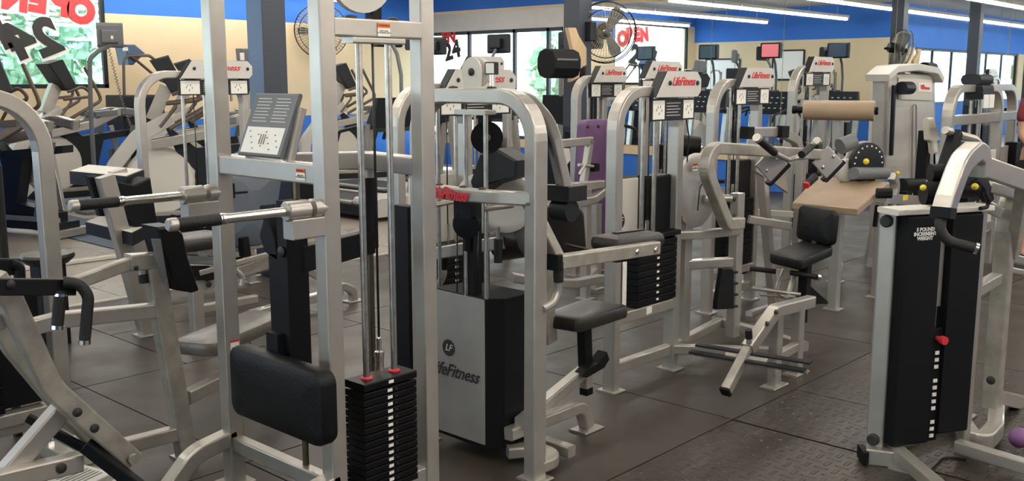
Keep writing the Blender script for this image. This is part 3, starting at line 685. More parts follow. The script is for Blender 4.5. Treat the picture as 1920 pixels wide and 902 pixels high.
B().use(BLK).box(x2 + .0, x2 + .05, Y(888, x2), Y(868, x2), .6, 1.10).done('inner_column', BLK, t)
for (pa, pb) in (((816, 385), (848, 378)), ((908, 392), (962, 385))):
    B().use(SIL).cyl(at(*pa, x=x2 - .05), at(*pb, x=x2 + .05) , .011).done('guide_stub', SIL, t)
# shroud
ys1 = 2.80; ys0 = 3.17
sh = B().use(BRUSH).box(x2 - .015, x2 - .003, ys1, ys0, .08, .715, c=.003).done('brushed_shroud', BRUSH, t)
logo_disc(sh, at(841, 652, x=x2 - .0165), NY, ZZ, NX, .037)
text('LifeFitness', at(850, 697, x=x2 - .0165), NY, ZZ, .08, INK, sh, shear=.45, bold=.001, width=.31)
b = B().use(BLK).prism([V((x2 - .015, ys1 + .002, 0)), V((x2 - .005, ys1 - .10, 0)), V((x2 + .26, ys1 - .10, 0)), V((x2 + .26, ys1 + .002, 0))], ZZ, .001) if False else B().use(BLK)
out = [V((x2 - .013, ys1, .39)), V((x2 + .05, ys1 - .055, .39)), V((x2 + .22, ys1 - .055, .39)), V((x2 + .22, ys1 + .3, .39)), V((x2 - .002, ys1 + .34, .39))]
b.prism(out, ZZ, .66, c=.004); b.done('side_shroud', BLK, t)
B().use(BLK).box(3.0, 3.06, Y(776, 3.03, 600), Y(748, 3.03, 600), .06, at(760, 385, x=3.03).z, c=.006).done('side_panel', BLK, t)
# base: curved feet
B().use(SIL).bar((x2 + .24, yl, .05), (x2 + .24, yr_, .05), .05, .05).done('base_rail', SIL, t)
B().use(SIL).sweep([(x2 - .0, yl - .03, .13), (x2 - .16, yl - .03, .11), (x2 - .26, yl - .03, .006)], .06, .055, n=YD, fil=.14).done('curved_foot', SIL, t)
B().use(SIL).sweep([(x2, yr_, .05), (x2 + .13, yr_ - .01, .05), (x2 + .17, yr_ + .12, .05), (x2 + .05, yr_ + .2, .05)], .05, .06, n=ZZ, fil=.09).done('curved_base', SIL, t)
foot(t, (x2, yl)); foot(t, (x2, yr_))
# rear frame of the same machine: second arch
x2b = 3.42; y2b = 2.62
zq = at(1040, 345, x=x2b).z
b = B().use(SIL).sweep([at(925, 182, x=2.94), at(985, 180, x=3.16), at(1030, 232, x=3.36), at(1056, 352, x=3.44)], .095, .045, n=V((.35, 1, 0)), fil=.22); b.done('rear_arch', SIL, t)
rb = V((x2b, 2.72, 0))
B().use(SIL2).bar(at(1030, 640, x=x2b + .02), at(1012, 420, x=x2b - .1), .05, .07, up=XD).done('slanted_strut', SIL2, t)
# rail to the curved rear foot
c1 = at(1095, 800, z=.02)
b = B().use(SIL).sweep([(x2 + .05, yr_ + .20, .13), (c1.x - .22, c1.y - .02, .14), (c1.x - .02, c1.y, .13), (c1.x + .02, c1.y, .02)], .06, .055, n=V((-.1, 1, 0)), fil=.10); b.done('rear_foot', SIL, t)
foot(t, (c1.x + .02, c1.y), .14, .10)
B().use(PLS).prism([at(a_, b_, x=3.34) for a_, b_ in ((1006, 205), (1020, 225), (1046, 345), (1014, 345))], XD, .03).done('arch_infill', PLS, t)
B().use(GRY).lathe(at(913, 258, x=x2 + .08), V((-1, -.9, 0)), [(.016, 0), (.016, .02), (.001, .022)], k=14).done('pulley_hub', GRY, t)
# arm with pad
yA = 2.50
A0 = at(1043, 492, y=yA); A1 = at(1230, 464, y=yA)
A0 = A0 + V((0, 0, 0))
b = B().use(SIL2).bar(A0, A1, .05, .058); b.bar(at(1046, 485, y=yA + .01), at(990, 375, y=yA + .05), .05, .045, up=XD); ar = b.done('press_arm', SIL2, t)
for px, py in ((1185, 471), (1220, 467)): q = at(px, py, y=yA); bolt(ar, (q.x, yA - .026, q.z), NY, .013, CHR)
m_ = (at(1125, 464, y=yA + .1) + at(1222, 442, y=yA + .1)) / 2
dirp = (A1 - A0).normalized()
B().use(SEATV).pad(at(1178, 452, y=yA + .10), dirp, YD, .37, .17, .07, r=.03, e=.025).done('thigh_pad', SEATV, ar)
B().use(BLK).bar(at(1140, 484, y=yA + .1), at(1180, 480, y=yA + .1), .1, .03).done('pad_bracket', BLK, ar)
B().use(BLK).bar(at(1060, 458, y=yA + .15), at(1138, 476, y=yA + .02), .035, .008).done('release_lever', BLK, ar)
q = A0
b = B().use(SIL).tube([at(1047, 520, y=yA), at(1046, 548, y=yA), at(1038, 568, y=yA), at(1018, 580, y=yA)], .016, fil=.05); hh = b.done('arm_handle', SIL, t)
B().use(RUB).cyl(at(1047, 492, y=yA - .01), at(1047, 528, y=yA - .005), .021).done('handle_grip', RUB, hh)
B().use(BLK).box(A0.x - .025, A0.x + .005, yA - .03, yA + .03, A0.z - .03, A0.z + .035).done('end_cap', BLK, ar)
# second handle inside the arch (left)
b = B().use(SIL).tube([at(832, 487, x=3.25), at(832, 515, x=3.25), at(822, 535, x=3.25), at(800, 540, x=3.25)], .017, fil=.05); b.done('arm_handle', SIL, t)
B().use(SIL).bar(at(818, 475, x=3.25), at(940, 455, x=3.25), .05, .06).done('inner_arm', SIL, t)
b = B().use(BLK); q = at(815, 475, x=3.25); b.box(q.x - .02, q.x + .02, q.y - .0, q.y + .03, q.z - .035, q.z + .035); b.cyl(at(832, 480, x=3.25), at(832, 505, x=3.25), .022); b.done('handle_grip', BLK, t)
b = B().use(CHR).cyl(at(934, 425, x=3.2), at(934, 470, x=3.2), .01); b.use(RUB).cyl(at(934, 448, x=3.2), at(934, 492, x=3.2), .02); b.done('hanging_grip', None, t)
# roller pad + shoulder pads + backrest
B().use(SEATV).cyl(at(940, 455, x=3.35), at(992, 447, x=3.35), .085, k=24).done('roller_pad', SEATV, t)
B().use(PLS).prism([at(a_, b_, x=3.15) for a_, b_ in ((898, 340), (916, 286), (946, 277), (985, 300), (984, 330), (930, 345), (905, 362))], XD, .12, c=.01).done('shoulder_pad', PLS, t)
bp_ = at(1045, 440, x=3.62); B().use(SEATV).pad(bp_ , V((.75, -.65, 0)), V((-.25, -.1, 1)), .27, .31, .07, r=.05, e=.02).done('back_pad', SEATV, t)
# seat
sz = .53; sc_ = (at(1035, 595, z=sz) + at(1158, 570, z=sz) + at(1085, 553, z=sz) + at(1100, 606, z=sz)) / 4
B().use(SEATV).pad(sc_ - ZZ * .03, V((.14, -1, 0)), V((1, .14, -.02)), .27, .44, .065, r=.04, e=.016, taper=.8).done('seat', SEATV, t)
sx, sy = sc_.x, sc_.y
B().use(BLK).bar((sx, sy, sz - .06), (sx + .02, sy, .20), .05, .06, up=XD).done('seat_post', BLK, t)
b = B().use(BLK); b.prism([V((sx - .10, sy - .04, .23)), V((sx - .04, sy - .04, .26)), V((sx + .03, sy - .04, .27)), V((sx + .10, sy - .04, .31)), V((sx + .12, sy - .04, .27)), V((sx + .08, sy - .04, .235)), V((sx - .06, sy - .04, .215))], YD, .06, c=.004); b.done('adjust_lever', BLK, t)
b = B().use(SIL).bar((sx + .02, sy, .26), (sx + .025, sy, .13), .045, .05, up=XD); b.use(BLK).bar((sx + .025, sy, .135), (sx + .026, sy, .10), .048, .053, up=XD); b.done('post_sleeve', None, t)
B().use(SIL).bar((x2 + .1, yr_ + .17, .17), (sx + .05, sy + .02, .22), .055, .055).done('seat_rail', SIL, t)
# black drive box and roller near the shoulder of the arch
q = at(1052, 362, x=x2b); b = B().use(PLS).box(q.x - .03, q.x + .10, q.y - .07, q.y + .07, q.z - .035, q.z + .035); b.cyl(q + V((.02, .05, -.08)), q + V((.02, -.05, -.08)), .05); b.done('drive_box', PLS, t)
B().use(SIL).cyl(at(1015, 350, x=x2b), at(1045, 352, x=x2b), .02).done('drive_shaft', SIL, t)
for px, yq in ((935, 378), (893, 380)):
    c_ = at(px + 15, yq, x=3.25); B().use(SHELL).lathe(c_, V((-1, -.35, 0)), [(.13, 0), (.14, .008), (.14, .022), (.12, .03), (.1, .026), (.001, .024)], k=32).done('cam_wheel', SHELL, t)
# ---- M3 + M4: abdominal machine (tower, cam wheel, overhead beam, seat) ---------------
t, P3 = tower('silver machine with round cam wheel, overhead beam and black seat, centre right', (4.045, 3.0, 0), XD, NY, .555, 1.56, plate=(.235, .665), rods=(.245, .355), stack=(.16, .52, .43, .77), nst=9, shroud=(.10, .33, .36, 1.1), cover=(.36, .535, .4, 1.11), name='abdominal_machine', fil=.19)
b = B().use(BLK).box(4.18, 4.57, 2.93, 3.06, .785, .812); b.done('top_plate', BLK, t)
b = B().use(LBL).box(4.075, 4.11, 2.958, 2.961, .46, .74, c=.0005); b.done('warning_strip', LBL, t)
B().use(LBL).box(4.30, 4.35, 2.960, 2.9615, .375, .415, c=.0005).done('serial_label', LBL, t)
B().use(SIL).bar(at(1404, 411, y=3.3), at(1482, 424, y=3.1), .05, .055).done('rear_rail', SIL, t)
cable(t, [V((4.66, 2.99, 1.48)), V((4.72, 2.99, 1.3)), V((4.66, 2.99, .82))], .0045)
# base rails
b = B().use(SIL)
b.bar((4.6, 3.0, .12), (5.35, 3.12, .12), .05, .055); b.bar((4.60, 2.98, .12), (5.0, 2.42, .12), .05, .055); b.bar((5.35, 3.12, .12), (5.15, 2.45, .12), .05, .055)
b.done('base_frame', SIL, t)
# stand of the cam wheel
yU = 2.86
uA = at(1383, 370, y=yU); uB = at(1383, 560, y=yU)
b = B().use(SIL).bar((uA.x, yU, .13), (uA.x, yU, at(1383, 362, y=yU).z), .06, .07, up=XD); up_ = b.done('pivot_post', SIL, t)
for py in (373, 406): q = at(1376, py, y=yU - .03); bolt(up_, (q.x, yU - .031, q.z), NY, .016)
b = B().use(SIL)
sx0 = at(1283, 500, y=3.02).x
b.bar((sx0, 3.02, .13), (sx0, 3.02, .96), .06, .07, up=XD)
za = at(1380, 430, y=yU).z; zb_ = at(1380, 490, y=yU).z
b.bar((sx0, 3.02, zb_ + .0), (uA.x, yU, zb_), .05, .055)
b.sweep([(4.60, 3.0, za), (4.75, 2.9, za), (5.0, 2.83, za), (uA.x, yU, za)], .05, .05, n=ZZ, fil=.2)
b.done('support_frame', SIL, t)
cc = at(1305, 357, y=3.0); 
cw = B().use(BRUSH).lathe(cc + V((0, .02, 0)), NY, [(.02, 0), (.205, 0), (.212, .006), (.212, .03), (.200, .036), (.02, .036)], k=48).done('cam_wheel', BRUSH, t)
sl = at(1313, 372, y=2.96)
B().use(INK).sweep([at(1322, 336, y=2.962), at(1312, 352, y=2.962), at(1308, 395, y=2.962)], .006, .010, n=YD, fil=.05).done('index_slot', INK, cw)
warn(cw, at(1303, 312, y=2.963), XD, ZZ, NY, .85)
b = B().use(SIL).cyl(at(1320, 372, y=2.97), at(1385, 372, y=yU), .022); b.done('pivot_shaft', SIL, t)
b = B().use(RUB).cyl(at(1335, 340, y=2.93), at(1358, 340, y=2.86), .012); b.done('index_knob', RUB, t)
# overhead beam
yB = 2.78
b = B().use(SIL2).sweep([at(1388, 418, y=yB), at(1362, 420, y=yB), at(1322, 318, y=yB), at(1334, 277, y=yB), at(1556, 291, y=yB)], .062, .066, n=YD, fil=[.05, .22, .22], seg=7); ob = b.done('overhead_beam', SIL2, t)
e = at(1558, 291, y=yB); B().use(BLK).box(e.x - .01, e.x + .02, yB - .034, yB + .034, e.z - .037, e.z + .037, c=.015).done('end_cap', BLK, ob)
b = B().use(SIL).tube([at(1424, 263, y=2.62), at(1455, 289, y=2.66), at(1478, 300, y=2.70), at(1500, 294, y=2.70), at(1527, 268, y=2.62)], .015, fil=.08); hb = b.done('handle_bar', SIL, ob)
for p_, q_ in (((1421, 260), (1452, 286)), ((1503, 290), (1531, 266))):
    B().use(RUB).cyl(at(*p_, y=2.62), at(*q_, y=2.65), .022).done('handle_grip', RUB, hb)
for p_ in ((1420, 259), (1532, 265)): q = at(*p_, y=2.62); B().use(SIL).cyl(q - V((.01, 0, -.005)), q + V((.01, 0, -.005)), .0235).done('grip_ring', CHR, hb)
# diamond pads
XA = V((.80, -.60, 0)).normalized()
for cx_, cy_, yy in ((1446, 309, 2.84), (1551, 304, 2.73)):
    c_ = at(cx_, cy_, y=yy); dd = (XA + ZZ).normalized(); mm = (XA - ZZ).normalized(); nn_ = XA.cross(ZZ).normalized()
    b = B().use(SIL).bar(c_ - mm * .07, c_ + mm * .07, .012, .15, up=dd); pl = b.done('pad_plate', SIL, ob)
    B().use(VIN).bar(c_ + mm * .084 - dd * .085 - nn_ * .03, c_ + mm * .084 + dd * .085 - nn_ * .03, .07, .03, up=mm, c=.01).done('elbow_pad', VIN, ob)
    for k_ in (-.045, .05): bolt(pl, c_ + dd * k_ + nn_ * .007, nn_, .012, CHR)
# slotted black hook plate on the post
b = B().use(BLK); pts = [(1351, 503), (1369, 503), (1372, 510), (1372, 578), (1340, 580), (1341, 565)]
b.prism([at(a_, b_, y=yU - .06) for a_, b_ in pts], YD, .03, c=.003)
for py in (512, 533, 554, 576): b.bar(at(1356, py, y=yU - .06), at(1380, py - 2, y=yU - .06), .03, .014)
b.done('slotted_hook_plate', BLK, t)
# seat, backrest and post
sc_ = V((5.42, 2.62, .58)); 
sq = [at(1437, 477, z=.575), at(1498, 492, z=.575), at(1567, 462, z=.575)]
a_ = (sq[1] - sq[0]); bb = (sq[2] - sq[1]); cen = (sq[0] + sq[2]) / 2
B().use(VIN).pad(cen - ZZ * .025, a_, bb, a_.length, bb.length * .92, .065, r=.045, e=.016).done('seat', VIN, t)
bk = at(1523, 424, y=cen.y); bk = cen + bb.normalized() * bb.length * .40 + ZZ * .125
B().use(VIN).pad(bk, a_.normalized() * 1.0, V((.12, .0, 1)), .33, .225, .06, r=.04, e=.018).done('back_pad', VIN, t)
B().use(BLK).bar(cen + bb.normalized() * .15 - ZZ * .06, bk + V((.05, 0, -.02)), .04, .02, up=XD).done('back_bracket', BLK, t)
sp = cen + bb.normalized() * .08; sp.z = 0
B().use(BLK).bar(sp + ZZ * .51, sp + ZZ * .235, .06, .065, up=XD).done('seat_post', BLK, t)
b = B().use(BLK).bar(sp + ZZ * .24, sp + ZZ * .10, .045, .045, up=XD); b.prism([sp + V((.02, 0, .34)), sp + V((.24, -.03, .2)), sp + V((.24, -.03, .185)), sp + V((.0, 0, .22))], YD, .05, c=.003); b.done('adjust_bracket', BLK, t)
# front legs and slanted foot beam
L1 = V((4.70, 2.405, 0)); L2 = V((5.0, 2.43, 0))
z1_ = .34
b = B().use(SIL2); b.bar(L1, L1 + ZZ * .40, .055, .06, up=XD); b.done('leg', SIL2, t); foot(t, L1, .16, .09)
b = B().use(SIL); b.bar(L2, L2 + ZZ * .36, .055, .06, up=XD); b.done('leg', SIL, t); foot(t, L2, .16, .09)
B().use(SIL).bar(L1 + ZZ * .16, L2 + ZZ * .16, .045, .05).done('leg_rail', SIL, t)
b0 = at(1361, 733, y=2.40); b1 = at(1430, 607, y=2.40); b2 = at(1452, 583, y=2.40); b3 = at(1520, 565, y=2.46)
B().use(SIL2).bar(at(1410, 640, y=2.40), b0, .048, .05).done('sliding_foot_beam', SIL2, t)
b = B().use(SIL).sweep([at(1402, 655, y=2.40), b2, b3], .062, .066, n=YD, fil=.06); fb = b.done('beam_sleeve', SIL, t)
B().use(BLK).bar(b0 + (b0 - b1).normalized() * .012, b0 - (b0 - b1).normalized() * .002, .052, .054).done('end_cap', BLK, t)
for px, py in ((1455, 585), (1438, 607)): q = at(px, py, y=2.367); bolt(fb, q, V((-.3, -.8, .4)), .013)
q = at(1404, 645, y=2.37); b = B().use(CHR).cyl(q, q + ZZ * .03, .014); b.use(RUB).cyl(q + ZZ * .03, q + V((-.01, 0, .075)), .018); b.done('pop_pin', None, t)
# foot bars (T shape) near the floor
f0 = at(1315, 655, y=2.62); f1 = at(1492, 690, y=2.18); mid = at(1404, 674, y=2.38)
b = B().use(PLS); d_ = V((.15, -1, 0)).normalized()
for dz, dx in ((.0, -.03), (.025, .03)):
    b.bar(mid - d_ * .30 + V((dx, 0, dz)), mid + d_ * .30 + V((dx, 0, dz)), .05, .012)
b.done('foot_rest', PLS, t)
b = B().use(SIL2).cyl(mid - d_ * .29 + V((0, 0, -.015)), mid + d_ * .30 + V((0, 0, -.015)), .012); b.cyl(mid - d_ * .12, mid + d_ * .1, .02); b.done('foot_bar', SIL2, t)
# rear foot roller set under the seat
q = at(1478, 497, y=2.75)
b = B().use(SIL).bar(at(1455, 498, y=2.9), at(1500, 498, y=2.75), .03, .03); b.tube([at(1470, 503, y=2.85), at(1455, 540, y=2.85), at(1462, 555, y=2.85), at(1490, 557, y=2.75)], .012, fil=.04); b.bar(at(1495, 500, y=2.8), at(1475, 560, y=2.8), .03, .02); b.cyl(at(1410, 540, y=2.95), at(1500, 552, y=2.75), .012); b.cyl(at(1425, 552, y=2.95), at(1490, 560, y=2.8), .008); b.done('leg_linkage', SIL, t)
b = B().use(RUB).cyl(at(1406, 503, y=3.0), at(1455, 509, y=2.86), .017); b.cyl(at(1482, 511, y=2.8), at(1530, 519, y=2.68), .017); hg = b.done('side_grip', RUB, t)
B().use(CHR).cyl(at(1530, 519, y=2.68), at(1536, 520, y=2.67), .02).done('grip_cap', CHR, hg)

# ---- other towers --------------------------------------------------------------------
tw = {}
tw['a'] = tower('silver weight tower with black placard behind the overhead beam', (5.92, 3.57, 0), XD, NY, .60, 1.60, plate=(.20, .70), rods=(.24, .36), stack=(.14, .52, .3, .78), shroud=None, cover=(.40, .56, .2, 1.05))
ta = tw['a'][0]; ya_ = 3.42; W_ = lambda px, py, y=ya_: at(px, py, y=y)
rp = B().use(VIN).cyl(W_(1255, 270, 3.9), W_(1310, 276, 3.75), .075, k=24).done('roller_pad', VIN, ta)
B().use(CHR).cyl(W_(1310, 276, 3.75), W_(1314, 276.5, 3.74), .03).done('roller_tip', CHR, rp)
B().use(SIL).sweep([W_(1405, 248), W_(1462, 247), W_(1492, 262), W_(1503, 300)], .06, .07, n=YD, fil=.12).done('press_arm', SIL, ta)
B().use(BLK).bar(W_(1396, 249), W_(1406, 249), .07, .085).done('end_cap', BLK, ta); B().use(BLK).bar(W_(1461, 247, ya_ - .04), W_(1474, 247, ya_ - .04), .05, .085).done('joint_cover', BLK, ta)
x_ = W_(1490, 560).x; B().use(SIL).bar((x_, ya_, 0), (x_, ya_, W_(1490, 290).z), .06, .07, up=XD).done('rear_post', SIL, ta)
B().use(SIL).bar(W_(1452, 590, 3.3), W_(1428, 320, 3.3), .06, .06, up=XD).done('slanted_post', SIL, ta)
B().use(SIL).prism([W_(*q_, 3.28) for q_ in ((1412, 320), (1470, 322), (1476, 362), (1445, 340))], YD, .02).done('gusset_plate', SIL, ta)
B().use(SIL).bar(W_(1404, 590, 3.3), W_(1500, 560, 3.42), .05, .05).done('low_rail', SIL, ta)
B().use(WHT).bar(W_(1405, 398, 3.6), W_(1485, 402, 3.6), .05, .05).done('cross_tube', WHT, ta)
tw['b'] = tower('silver weight tower behind the tan roller', (X(1488, 4.1, 140), 4.1, 0), XD, NY, .62, 1.72, plate=(.12, .62), rods=(.2, .34), stack=(.14, .52, .3, .78), shroud=(.12, .34, .3, 1.1), cover=(.40, .56, .2, 1.05), txt=True)
xd = X(745, 4.05, 300)
tw['c'] = tower('silver weight tower with white shroud directly behind the lettered bar', (xd, 4.05, 0), XD, NY, X(872, 4.05, 300) - xd, 1.575, plate=(.26, .86), rods=(.30, .44), stack=(.18, .60, .3, .70), shroud=(.16, .62, .34, 1.08), cover=(.64, .72, .3, 1.1))
xe = X(1080, 5.1, 200)
tw['d'] = tower('silver weight tower left of the purple pad', (xe, 5.1, 0), XD, NY, X(1128, 5.1, 250) - xe, 1.63, plate=(.12, .58), rods=(.16, .30), stack=(.08, .40, .3, .8), shroud=None, cover=(-.0, .30, .3, 1.2))
xf = X(1208, 4.5, 200)
tw['e'] = tower('silver weight tower half hidden behind the central header plate', (xf, 4.5, 0), XD, NY, .55, 1.66, plate=(-.12, .4), rods=(.2, .3), stack=(.10, .46, .3, .8), shroud=None, cover=(.3, .5, .3, 1.1))
xg = X(268, 6.85, 300)
tw['g'] = tower('silver weight tower at the left behind the chrome handles', (xg, 6.85, 0), XD, NY, .86, 1.66, plate=(.28, .90), rods=(.34, .52), stack=(.22, .66, .3, .62), shroud=None, cover=(.62, .8, .2, .8), fil=.22)
xh = X(860, 6.2, 200)
tw['h'] = tower('silver weight tower farther back beneath the column of monitors', (xh, 6.2, 0), XD, NY, .62, 1.72, plate=(-.02, .5), rods=(.2, .34), stack=(.14, .52, .3, .78), shroud=None, cover=(.4, .56, .3, 1.1), txt=False)
# arm frame in front of tower c / d: pale rails joining (row of grey tubes)
# pulldown with twin arches at the right (M8)
ox = X(1775, 3.05, 250)
t = thing('twin_arch_pulldown', 'silver twin arch pulldown frame with black hood and white placard at the right', 'gym machine', (8.0, 2.6, 0))
yM = 2.75; q0 = at(1772, 300, y=yM); q1 = at(1864, 300, y=yM); zz = at(1810, 166, y=yM).z
B().use(SIL).sweep([(q0.x, yM, 0), (q0.x, yM, zz), (q1.x, yM, zz), (q1.x, yM, 0)], .085, .062, n=YD, fil=.22).done('arch_frame', SIL, t)
q2 = at(1870, 300, y=yM); q3 = at(1912, 300, y=yM)
B().use(SIL).sweep([(q1.x - .1, yM + .1, zz), (q3.x, yM + .1, zz), (q3.x, yM + .1, 0)], .085, .062, n=YD, fil=.2).done('side_arch', SIL, t)
b = B().use(SIL); 
for z in (at(1800, 225, y=yM).z, .35): b.bar((q0.x, yM, z), (q3.x, yM, z), .07, .08)
b.done('cross_rail', SIL, t)
mx = (q0.x + q1.x) / 2
b = B().use(PLS).bar((mx - .15, yM - .03, zz - .03), (mx + .13, yM - .03, zz - .03), .14, .12, c=.03); b.bar((mx - .15, yM, zz + .07), (mx + .17, yM, zz + .07), .16, .09, c=.04); b.done('black_hood', PLS, t)
for s_ in (-.08, .06): B().use(LBL).box(mx + s_ - .062, mx + s_ + .062, yM - .112, yM - .105, zz - .16, zz - .05).done('placard', LBL, t)
guide_rods(t, [V((mx - .10, yM, 0)), V((mx + .10, yM, 0))], .3, zz - .1, .014)
guide_rods(t, [V((mx - .02, yM, 0)), V((mx + .05, yM, 0))], .3, zz - .1, .006, CABLE)
weight_stack(t, V((mx, yM, 0)), XD, NY, .40, .12, .3, .85, 8)
b = B().use(WHT).box(q1.x - .2, q1.x - .06, yM - .03, yM - .01, .3, 1.02); b.box(q1.x + .06, q3.x - .2, yM + .05, yM + .07, .3, 1.02); b.done('white_shroud', WHT, t)
B().use(BLK).box(q3.x - .2, q3.x - .06, yM - .02, yM + .08, .3, 1.05).done('black_cover', BLK, t)
# pale curved head pulley tower (M7)
yT = 3.45; k0 = at(1632, 490, y=yT); k1 = at(1735, 490, y=yT); zt7 = at(1680, 128, y=yT).z
t = thing('pulley_tower', 'tall pale shrouded pulley tower with a curved head and red diagram card', 'gym machine', ((k0.x + k1.x) / 2, yT, 0))
def Q(px, py, d=0.): v = at(px, py, y=yT); return V((v.x, v.y + d, v.z))
b = B().use(SHELL); b.prism([Q(1650, 138), Q(1733, 138), Q(1741, 335), Q(1640, 335)], YD, .16, c=.015); b.done('shroud_panel', SHELL, t)
b = B().use(SIL); b.bar(V((Q(1640, 150).x, yT - .05, zt7 - .06)), V((Q(1632, 490).x, yT - .05, .0)), .10, .08, up=XD); b.bar(V((Q(1731, 150).x + .04, yT - .05, zt7 - .06)), V((Q(1734, 490).x + .02, yT - .05, 0)), .06, .06, up=XD); b.done('side_column', SIL, t)
b = B().use(SHELL).sweep([Q(1632, 146, -.06), Q(1650, 130, -.06), Q(1690, 126, -.06), Q(1728, 133, -.06), Q(1737, 150, -.06)], .20, .06, n=YD, fil=.15); b.done('curved_head', SHELL, t)
B().use(WHT).prism([Q(1665, 145, -.09), Q(1728, 150, -.09), Q(1728, 188, -.09), Q(1665, 186, -.09)], YD, .006).done('placard', WHT, t)
cd_ = B().use(LBL).prism([Q(1701, 154, -.097), Q(1727, 155, -.097), Q(1727, 173, -.097), Q(1701, 172, -.097)], YD, .004).done('diagram_card', LBL, t)
B().use(RED).prism([Q(1705, 160, -.1005), Q(1711, 158, -.1005), Q(1714, 163, -.1005), Q(1723, 164, -.1005), Q(1722, 168, -.1005), Q(1706, 167, -.1005)], YD, .001).done('figure_drawing', RED, cd_)
b = B().use(SIL).sweep([Q(1689, 335, -.10), Q(1690, 196, -.10), Q(1697, 196, -.10), Q(1697, 335, -.10)], .015, .012, n=YD, fil=.03); b.done('panel_groove', SIL, t)
b = B().use(PLS).bar(Q(1650, 160, -.12), Q(1645, 290, -.12), .03, .04, up=XD); b.cyl(Q(1655, 165, -.16), Q(1672, 165, -.16), .055); b.done('swivel_arm', PLS, t)
b = B().use(SIL); b.bar((k0.x - .05, yT - .05, .04), (k1.x + .05, yT - .05, .04), .12, .08); b.bar(at(1655, 385, y=3.36), at(1633, 496, z=.01), .12, .07, up=XD); b.bar((k0.x, yT - .1, .35), (k1.x, yT - .1, .35), .06, .08); b.done('tower_base', SIL, t)
foot(t, (k0.x, yT - .16), .2, .14)
weight_stack(t, V(((k0.x + k1.x) / 2, yT - .02, 0)), XD, NY, .30, .12, .10, .62, 8)
# white towel and the dark stand it hangs from
tq = at(1744, 250, y=3.0)
t = thing('storage_post', 'dark storage post beside the pale pulley tower', 'post', (tq.x + .02, 3.05, 0))
B().use(BLK).bar((tq.x + .02, 3.05, 0), (tq.x + .02, 3.05, tq.z + .02), .10, .12, up=XD, w2=.08, h2=.09).done('post', BLK, t)
B().use(SIL).bar((tq.x - .15, 3.0, .02), (tq.x + .2, 3.1, .02), .2, .04).done('foot', SIL, t)
b = B().use(TWL); pts = [(1736, 222), (1746, 220), (1755, 250), (1758, 262), (1752, 265), (1753, 288), (1747, 289), (1744, 268), (1737, 262)]
b.prism([at(a_, c_, y=2.96) for a_, c_ in pts], YD, .05, c=.012); tag(b.done('towel', TWL), 'white towel hanging beside the pale pulley tower', 'towel')

# ---- tan padded curl bench -----------------------------------------------------------
t = thing('curl_bench', 'arm curl bench with a tan sloped pad and round tan roller', 'gym machine', (5.85, 2.62, 0))
zt_ = .97
c4 = [at(1486, 379, z=.81), at(1608, 391, z=.81), at(1668, 341, z=.89), at(1532, 330, z=.89)]
y_ = 2.55
n_ = (c4[1] - c4[0]).cross(c4[3] - c4[0]).normalized()
if n_.z < 0: n_ = -n_
cen = sum(c4, V()) / 4
b = B().use(TAN)
b.loft([[p - n_ * .05 + (cen - p) * .02 for p in c4], [p - n_ * .045 for p in c4], [p - n_ * .006 for p in c4], [p + (cen - p) * .02 for p in c4]]); b.done('arm_pad', TAN, t)
rA = at(1508, 207, y=3.1); rB = at(1638, 207, y=2.55)
rA = at(1508, 206, x=7.35); rB = at(1640, 208, x=7.5)
B().use(TAN).cyl(rA, rB, .077, k=28).done('roller_pad', TAN, t)
dr = (rB - rA).normalized()
b = B().use(BLK).cyl(rA - dr * .085, rA - dr * .005, .026); b.cyl(rA - dr * .09, rA - dr * .06, .032); b.cyl(rB + dr * .004, rB + dr * .025, .03); b.done('roller_end', BLK, t)
mid = (rA + rB) / 2; 
b = B().use(SIL).bar(mid + V((.1, .05, -.02)), V((mid.x + .15, mid.y + .02, .0)), .07, .07, up=XD); b.bar(cen - n_ * .06, V((cen.x + .0, cen.y, .14)), .07, .07, up=XD); b.bar((cen.x - .0, cen.y, .14), (mid.x + .15, mid.y, .14), .06, .06); b.done('bench_frame', SIL, t)
foot(t, (mid.x + .15, mid.y + .02)); 
b = B().use(SIL).bar((cen.x, cen.y, .14), (cen.x, cen.y, 0), .07, .07, up=XD); b.done('leg', SIL, t); foot(t, (cen.x, cen.y))
q = at(1660, 363, z=.86); b = B().use(BLK).bar(q + V((-.02, .05, 0)), q + V((.05, -.02, 0)), .05, .07, c=.02); b.bar(at(1645, 385, x=q.x), at(1640, 425, x=q.x), .03, .02, up=XD); b.done('seat_belt_lug', BLK, t)
q = at(1514, 345, y=2.95); b = B().use(RUB).bar(q, q + V((.07, -.02, .045)), .045, .045, c=.015); b.use(RED).bar(q - V((.022, 0, .010)), q, .04, .04, c=.01); b.done('release_knob', None, t)
